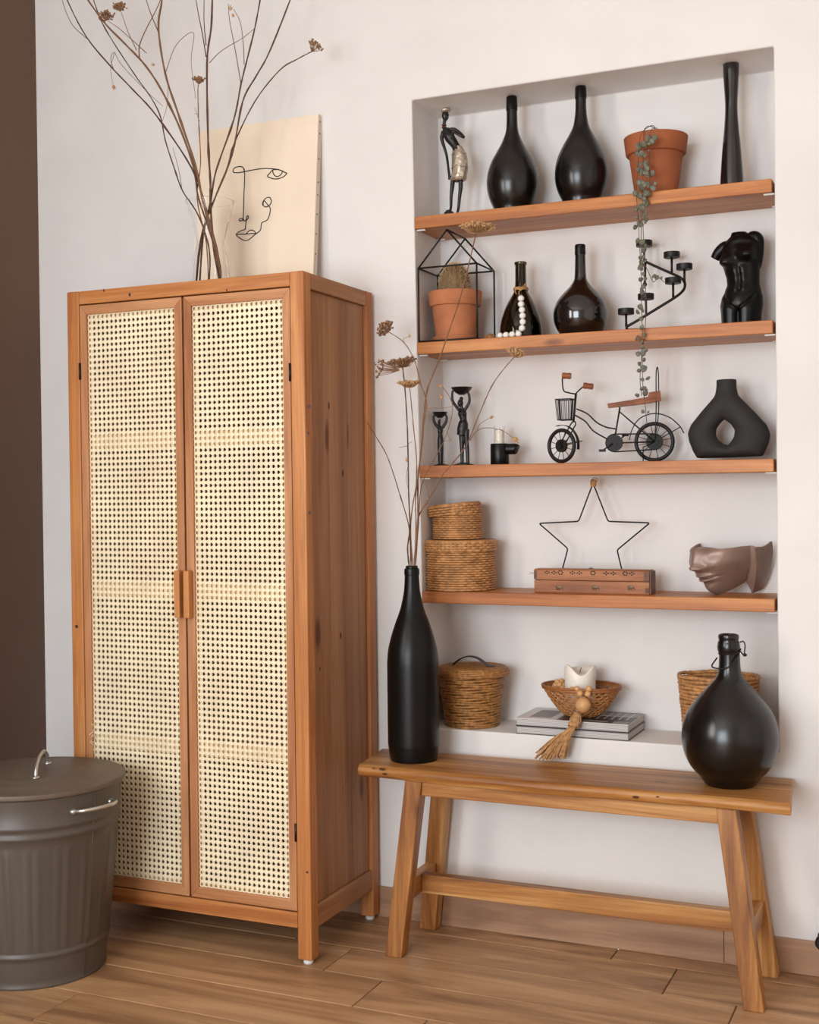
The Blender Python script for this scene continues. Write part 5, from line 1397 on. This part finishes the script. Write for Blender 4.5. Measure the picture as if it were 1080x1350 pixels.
def stem(name, label, pts, r0, r1, mat, twigs=(), heads=(), buds=(), group=None):
    root = pts[0]
    t = thing(name, root, label, 'dried branch', group)
    MB().tube(spline(pts, 5), [r0*STK*(1+.12*math.sin(i*2.1)+(.25 if i % 13 == 6 else 0))+(r1-r0)*STK*i/(5*len(pts)) for i in range(5*(len(pts)-1)+1)], 7).build('main_stem', MT[mat], t, smooth=True)
    for tw_, a in twigs: MB().tube(spline(tw_, 5), [a*STK, a*.6*STK], 5).build('twig', MT[mat], t, smooth=True)
    for hp, n, r, up, spread, mt_ in heads:
        mb = MB(); umbel(mb, hp, n, r, Vector(up), spread); mb.build('flower_head', MT[mt_], t, kind='stuff')
    for bp_, s, up in buds:
        mb = MB(); u = Vector(up).normalized()
        mb.tube([bp_, bp_+u*s*.4, bp_+u*s*.9, bp_+u*s*1.3], [.001, s*.5, s*.62, s*.15], 8)
        for k in range(7):
            d = (u+Vector((rnd.uniform(-.7, .7), rnd.uniform(-.7, .7), rnd.uniform(-.7, .7)))).normalized(); mb.tube([bp_+u*s*.6, bp_+u*s*.6+d*s*1.3], [.0006, .0003], 4)
        mb.build('seed_bud', MT['seed'], t, kind='stuff')
    return t
STK = 1.2
def Q(l, Y0, Y1):
    n = len(l); return [P(x, y, Y0+(Y1-Y0)*i/(n-1)) for i, (x, y) in enumerate(l)]
zin = BZ+.24
def inb(px, dy=0): p = P(px, 765, YB+dy); return Vector((c_b.x+(p.x-c_b.x)*.35, YB+dy*.4, p.z))
c_b = axis_at(544.3, 870, YB, BZ)
stem('dried_wildflower', 'dark dried stem with the big drooping seed head beside the cabinet', [inb(541, .004)]+Q([(539.5, 745), (537.5, 723), (540, 703), (540.8, 690), (539, 653), (538.3, 610), (537, 560), (534, 512), (531, 484)], YB, -.14), .0017, .0012, 'stem_dark',
     heads=[(P(531, 484, -.14), 64, .034, (-.15, 0, 1), 1.35, 'seed_dark'), (P(527, 488, -.14), 18, .048, (-1, -.1, .18), .40, 'seed_dark')],
     twigs=[([P(538.5, 612, -.135), P(536, 630, -.13), P(539, 650, -.13)], .0006), ([P(537.5, 588, -.135), P(526, 590, -.13)], .0006), ([P(537.5, 586, -.135), P(543, 582, -.13)], .0006)], buds=[(P(537, 609, -.138), .006, (-.3, 0, 1))])
stem('dried_wildflower', 'thin bare dried stem bending across to the cabinet side', [inb(542, -.004)]+Q([(542, 745), (540, 701.7), (536.7, 683), (526.7, 650), (518.3, 623), (509, 598), (496, 576), (484.5, 557)], YB, -.17), .0013, .0007, 'stem_dark')
tc_ = Q([(546.5, 745), (550, 700), (551.5, 676.7), (551, 635), (555, 597), (557, 578), (559, 548.5), (564, 512), (578.5, 476), (595, 428), (605, 399), (616, 358), (628, 306.7)], YB, -.10)
stem('dried_wildflower', 'long pale dried stem with a wide flat flower head crossing the cactus pot', [inb(546, .003)]+tc_, .0021, .0011, 'stem',
     heads=[(P(629, 308, -.10), 120, .040, (.05, -.1, 1), 1.25, 'seed'), (P(634, 304, -.10), 40, .030, (.3, 0, .9), 1.25, 'seed')])
stem('dried_wildflower', 'straight dried stem with a small pale flower head below the drooping one', [inb(547, -.003)]+Q([(547, 745), (548.5, 690), (548, 660), (549.5, 610), (545, 560), (540.5, 512)], YB, -.13), .0014, .0009, 'stem',
     heads=[(P(540.5, 511, -.13), 60, .027, (0, -.1, 1), 1.25, 'seed')])
te = Q([(547.5, 745), (550.5, 700), (553, 679), (565.8, 658), (583.3, 626.7), (595, 613), (615, 587), (629, 553), (648, 510), (664, 487), (678, 471)], YB, -.07)
stem('dried_wildflower', 'dried stem arching right past the pipe candle holder to a spiky head', [inb(547, .006)]+te, .0016, .0008, 'stem',
     twigs=[([P(619.5, 581, -.085), P(629, 568, -.085), P(643.5, 564, -.085), P(663, 568, -.085), P(676, 577, -.085)], .0009), ([P(629.5, 566, -.085), P(634, 558, -.085), P(646, 551, -.085)], .0007), ([P(566, 658, -.11), P(564, 645, -.11), P(560, 638, -.11)], .0006)],
     heads=[(P(678, 471, -.07), 34, .020, (.5, 0, 1), 1.15, 'seed')], buds=[(P(676, 577, -.085), .011, (.3, 0, -.2)), (P(646, 551, -.085), .006, (.8, 0, .3))])
stem('dried_wildflower', 'dried stem leaning left with a small round seed head near the niche edge', [inb(545, -.006)]+Q([(544, 745), (541.5, 700), (544, 668), (550, 636), (554, 605), (558, 565), (562.5, 531), (554.4, 505), (547, 476), (533, 452), (512, 437)], YB, -.15), .0014, .0008, 'stem',
     heads=[(P(512, 437, -.15), 44, .021, (-.8, 0, .7), 1.2, 'seed_dark')], twigs=[([P(534, 453, -.148), P(532, 447, -.148), P(540, 443, -.148)], .0006)], buds=[(P(540, 445, -.148), .005, (0, 0, 1))])
stem('dried_wildflower', 'fine dried stem with three small buds beside the carved bowl bearers', [inb(548, .0)]+Q([(548, 745), (552, 690), (556, 640), (573, 605), (588, 575), (597, 540), (592, 522), (584, 511)], YB, -.06), .0011, .0006, 'stem',
     twigs=[([P(596, 536, -.07), P(584, 538, -.07), P(568, 537.5, -.07)], .0005), ([P(582.5, 538, -.07), P(582.3, 526, -.07)], .0005), ([P(590, 571, -.08), P(594, 580, -.08)], .0004), ([P(578, 592, -.09), P(586, 582, -.09), P(592, 581, -.09)], .0004)],
     buds=[(P(583, 510, -.06), .007, (-.9, 0, .4)), (P(582.3, 526, -.07), .008, (0, 0, 1)), (P(568, 537.5, -.07), .006, (-1, 0, .1)), (P(592, 581, -.09), .004, (1, 0, .2))])

# ================================================================== ON THE CABINET
VY = -.20; ax = 277.4; m = mpp(P(ax, 310, VY)); cv = axis_at(ax, 330, VY, CZ)
hz = lambda py: P(ax, py, VY).z-CZ
vz = thing('glass_vase', cv, 'clear waisted glass vase standing on the cabinet', 'vase')
pr = [(25.5*m, 0), (26.2*m, .002), (25.8*m, .01), (23.5*m, hz(345)), (20.5*m, hz(332)), (19.2*m, hz(322)), (20*m, hz(312)), (23.8*m, hz(296)), (28.3*m, hz(280)), (31.8*m, hz(266))]
sp = smooth_profile(pr, 5); inn = [(r-.0028, max(h, .009)) for r, h in sp][::-1]
edge_smooth(MB().lathe(cv, sp+inn+[(0, .009)], 64).build('vase_body', MT['thin_glass'], vz), 60)
# canvas
yb_, yt_ = -.062, -.016; th = .020
hcv = P(340, 162, yt_).z-CZ
cxa, cxb = P(253.5, 260, -.05).x, P(413, 250, -.05).x
ln = math.atan2(yt_-yb_, hcv)
cvs = thing('canvas_print', ((cxa+cxb)/2, yb_, CZ), 'cream canvas with a one-line drawing of a face, leaning behind the vase', 'canvas')
def cpt(x, s, d): return Vector((x, yb_+s*(yt_-yb_)/hcv+d*math.cos(ln), CZ+.0004+s-d*math.sin(ln)))       # s up the canvas, d into it
MB().hexa([cpt(cxa, 0, 0), cpt(cxb, 0, 0), cpt(cxb, 0, th)+Vector((0, 0, .006*0)), cpt(cxa, 0, th), cpt(cxa, hcv, 0), cpt(cxb, hcv, 0), cpt(cxb, hcv, th), cpt(cxa, hcv, th)]).build('canvas_face', MT['canvas'], cvs, bevel=.0015)
pn = Vector((0, -math.cos(ln), math.sin(ln))); po = cpt(cxa, 0, 0)+pn*.0004
for (sx_) in (1,):
    a0, a1 = .0006, th+.0002
    MB().hexa([cpt(cxb+.0002, .002, .001), cpt(cxb+.0010, .002, .001), cpt(cxb+.0010, .002, th), cpt(cxb+.0002, .002, th), cpt(cxb+.0002, hcv-.002, .001), cpt(cxb+.0010, hcv-.002, .001), cpt(cxb+.0010, hcv-.002, th), cpt(cxb+.0002, hcv-.002, th)]).build('folded_edge', MT['canvas_side'], cvs)
for py in (156, 172, 206.6, 238.3, 255.3, 281.4, 308, 334.6):
    s = P(416, py, -.04).z-CZ; MB().ball(cpt(cxb+.0012, s, th*.45), .0022, 8, 6, (.5, 1, 1)).build('tack', MT['hinge'], cvs, smooth=True)
def D(l): return [PL(290+x/7.714, 200+y/7.714, po, pn) for x, y in l]
lines = [[(245, 190), (235, 160), (200, 150), (150, 165), (133, 195), (145, 212), (200, 212), (260, 200), (340, 185), (450, 170), (560, 176), (620, 190), (660, 210), (680, 222), (640, 258), (570, 278), (510, 265), (484, 248), (510, 215), (540, 185), (600, 180)],
         [(537, 190), (542, 220), (565, 248), (585, 252), (612, 240), (632, 215), (634, 195)],
         [(246, 170), (252, 260), (245, 420), (240, 600), (238, 690), (262, 700), (285, 680), (288, 655), (276, 655), (268, 690), (262, 750), (258, 790)],
         [(238, 690), (215, 680), (197, 690), (205, 706), (238, 694)],
         [(258, 790), (215, 805), (165, 843), (220, 890), (262, 903), (300, 890), (360, 840), (410, 800), (420, 750), (430, 720), (480, 695), (505, 640), (512, 580), (490, 545), (450, 500), (440, 540), (465, 562), (505, 545), (523, 505), (510, 470), (485, 465), (455, 485), (435, 520), (437, 550)],
         [(165, 845), (220, 838), (262, 838), (290, 810), (320, 798), (345, 805), (362, 828), (320, 832), (262, 838)]]
for l in lines:
    MB().tube(spline(D(l), 5), .0014, 6, flat=1).build('drawn_line', MT['black_ink'], cvs, smooth=True)

# branches in the vase
STK = 1.5
BY = VY
bz1 = [(257, 360), (262, 359), (275, 360), (291, 360)]
def vb(i, dy=0): p = P(bz1[i][0], 352, VY+dy); p.z = CZ+.011; return p
def br(label, base, pts, Y1, r0=.0017, r1=.0010, mat='stem', **kw):
    n = len(pts); L = [vb(*base)]+[P(x, y, VY+(Y1-VY)*(i/(n-1))) for i, (x, y) in enumerate(pts)]
    return stem('dried_branch', label, L, r0, r1, mat, **kw)
g = 'dried branches in the glass vase'
br('dried branch rising straight up from the glass vase and forking', (3, -.004), [(281, 320), (277.5, 262), (277.5, 241), (274.5, 185), (273, 83), (278.4, 37), (280, 0), (282, -70)], -.21, .0022, .0014, 'stem_dark',
   twigs=[([P(271.8, 75, -.21), P(267, 45, -.21), P(262, 20, -.21), P(255, -20, -.21)], .0011), ([P(271.8, 60, -.21), P(269, 25, -.21), P(270, -30, -.21)], .0010), ([P(276, 83, -.21), P(292, 67, -.22), P(320, 50, -.23), P(336, 37, -.23)], .0007)], group=g)
br('dark dried branch with two tiny buds rising over the canvas drawing', (1, .006), [(268, 310), (278.4, 262), (285, 225), (308.5, 157), (317.8, 111), (328, 70), (336, 37), (343, 0), (352, -55)], -.18, .0017, .0011, 'stem_dark',
   twigs=[([P(318, 112, -.19), P(311, 70, -.19), P(303, 28, -.19), P(301, 5, -.19)], .0008), ([P(322, 85, -.19), P(321, 60, -.19), P(317, 30, -.19), P(308, 12, -.19)], .0007)], buds=[(P(304, 14, -.19), .008, (0, 0, 1)), (P(307, 18, -.19), .006, (.1, 0, -1))], group=g)
br('long bare dried branch leaning out over the top of the canvas', (0, .004), [(266, 312), (280.7, 268), (306, 204), (320, 134), (338, 100), (355, 69), (382.6, 0), (402, -55)], -.15, .0017, .0011, 'stem_dark', group=g)
br('dried branch curving right to a seed head over the canvas corner', (0, .0), [(264, 318), (283, 262), (300, 220), (308.5, 190), (336, 134), (368.7, 92.6), (392, 78), (411, 68)], -.13, .0014, .0008, 'stem_dark',
   heads=[(P(411, 68, -.13), 16, .022, (.7, 0, .9), .9, 'seed_dark')], group=g)
br('thick pale dried branch with twigs from its upper half', (3, .0), [(284, 330), (267, 262), (257.6, 217.6), (234.4, 148), (218, 97), (209, 37), (213.6, 0), (219, -55)], -.24, .0023, .0014, 'stem',
   twigs=[([P(218, 97, -.23), P(232, 60, -.23), P(255, 43, -.23), P(252, 80, -.23), P(258, 130, -.22)], .0007), ([P(210, 45, -.23), P(196, 10, -.23), P(185, -30, -.23)], .0010), ([P(222, 110, -.23), P(220, 140, -.23), P(214, 160, -.23)], .0006)], group=g)
br('long dark dried branch arching far left past the cabinet edge', (3, .008), [(286, 335), (262, 262), (253, 222), (206.7, 153), (175, 118), (146.5, 88), (114, 48.6), (88.6, 0), (74, -40)], -.27, .0018, .0009, 'stem_dark',
   twigs=[([P(116, 52, -.26), P(95, 32, -.26), P(82, 0, -.26), P(78, -30, -.26)], .0007), ([P(150, 92, -.25), P(146, 78, -.25), P(151, 69, -.25), P(160, 85, -.25), P(195, 122, -.24), P(215, 140, -.23)], .0006), ([P(151, 70, -.25), P(146, 90, -.25), P(149, 112, -.25)], .0005)], buds=[(P(149.5, 112, -.25), .008, (.2, 0, -1))], group=g)
br('stout dried branch leaning left under two round seed heads', (3, .004), [(288, 340), (267, 259), (243.7, 185), (218, 128), (193, 88), (165, 58), (139.5, 32), (116, 0), (100, -25)], -.25, .0022, .0013, 'stem',
   twigs=[([P(184, 78, -.25), P(184, 60, -.25), P(193, 38, -.25), P(205, 15, -.25), P(214, -5, -.25)], .0012), ([P(180, 66, -.25), P(168, 40, -.25), P(160, 16, -.25)], .0008), ([P(193, 70, -.25), P(160, 40, -.25), P(143, 28, -.25)], .0008)],
   heads=[(P(141, 26, -.25), 30, .018, (-.3, 0, 1), 1.2, 'seed_dark'), (P(158, 14, -.25), 26, .016, (-.1, 0, 1), 1.1, 'seed_dark')], group=g)
br('slender dried branch with broken twigs low on its left side', (2, .006), [(276, 330), (262, 285), (241, 252), (230, 222), (218, 185), (212, 155), (200, 130), (176, 96), (140, 40), (125, 5), (115, -30)], -.22, .0014, .0008, 'stem_dark',
   twigs=[([P(240, 250, -.2), P(236, 225, -.21), P(228, 195, -.21)], .0006)], buds=[(P(204, 86, -.22), .006, (-.4, 0, .2))], group=g)
br('thin dried stem with one small flower head above the vase', (2, -.004), [(272, 320), (260, 262), (264.5, 215), (262, 160), (261, 120), (262, 110)], -.22, .0011, .0007, 'stem',
   heads=[(P(262, 111, -.22), 20, .015, (.1, 0, 1), .9, 'seed_dark')], twigs=[([P(263, 160, -.22), P(257, 142, -.22)], .0005), ([P(262.5, 150, -.22), P(256, 150, -.22)], .0004)], group=g)

# ================================================================== small thing at the right edge of the frame
dsx = P(1086, 1240, -.03).x
ds = thing('door_stop', (dsx, -.0003, P(1086, 1240, 0).z), 'round black rubber door stop on the wall above the skirting', 'door stop')
zc_ = P(1086, 1241, -.03).z
MB().tube([(dsx, -.0005, zc_), (dsx, -.004, zc_), (dsx, -.004, zc_), (dsx, -.030, zc_)], [.016, .016, .008, .008], 20).build('mount', MT['iron'], ds)
edge_smooth(MB().tube([(dsx, -.030, zc_), (dsx, -.034, zc_), (dsx, -.046, zc_), (dsx, -.05, zc_)], [.013, .017, .017, .013], 24).build('rubber_pad', MT['iron'], ds), 40)
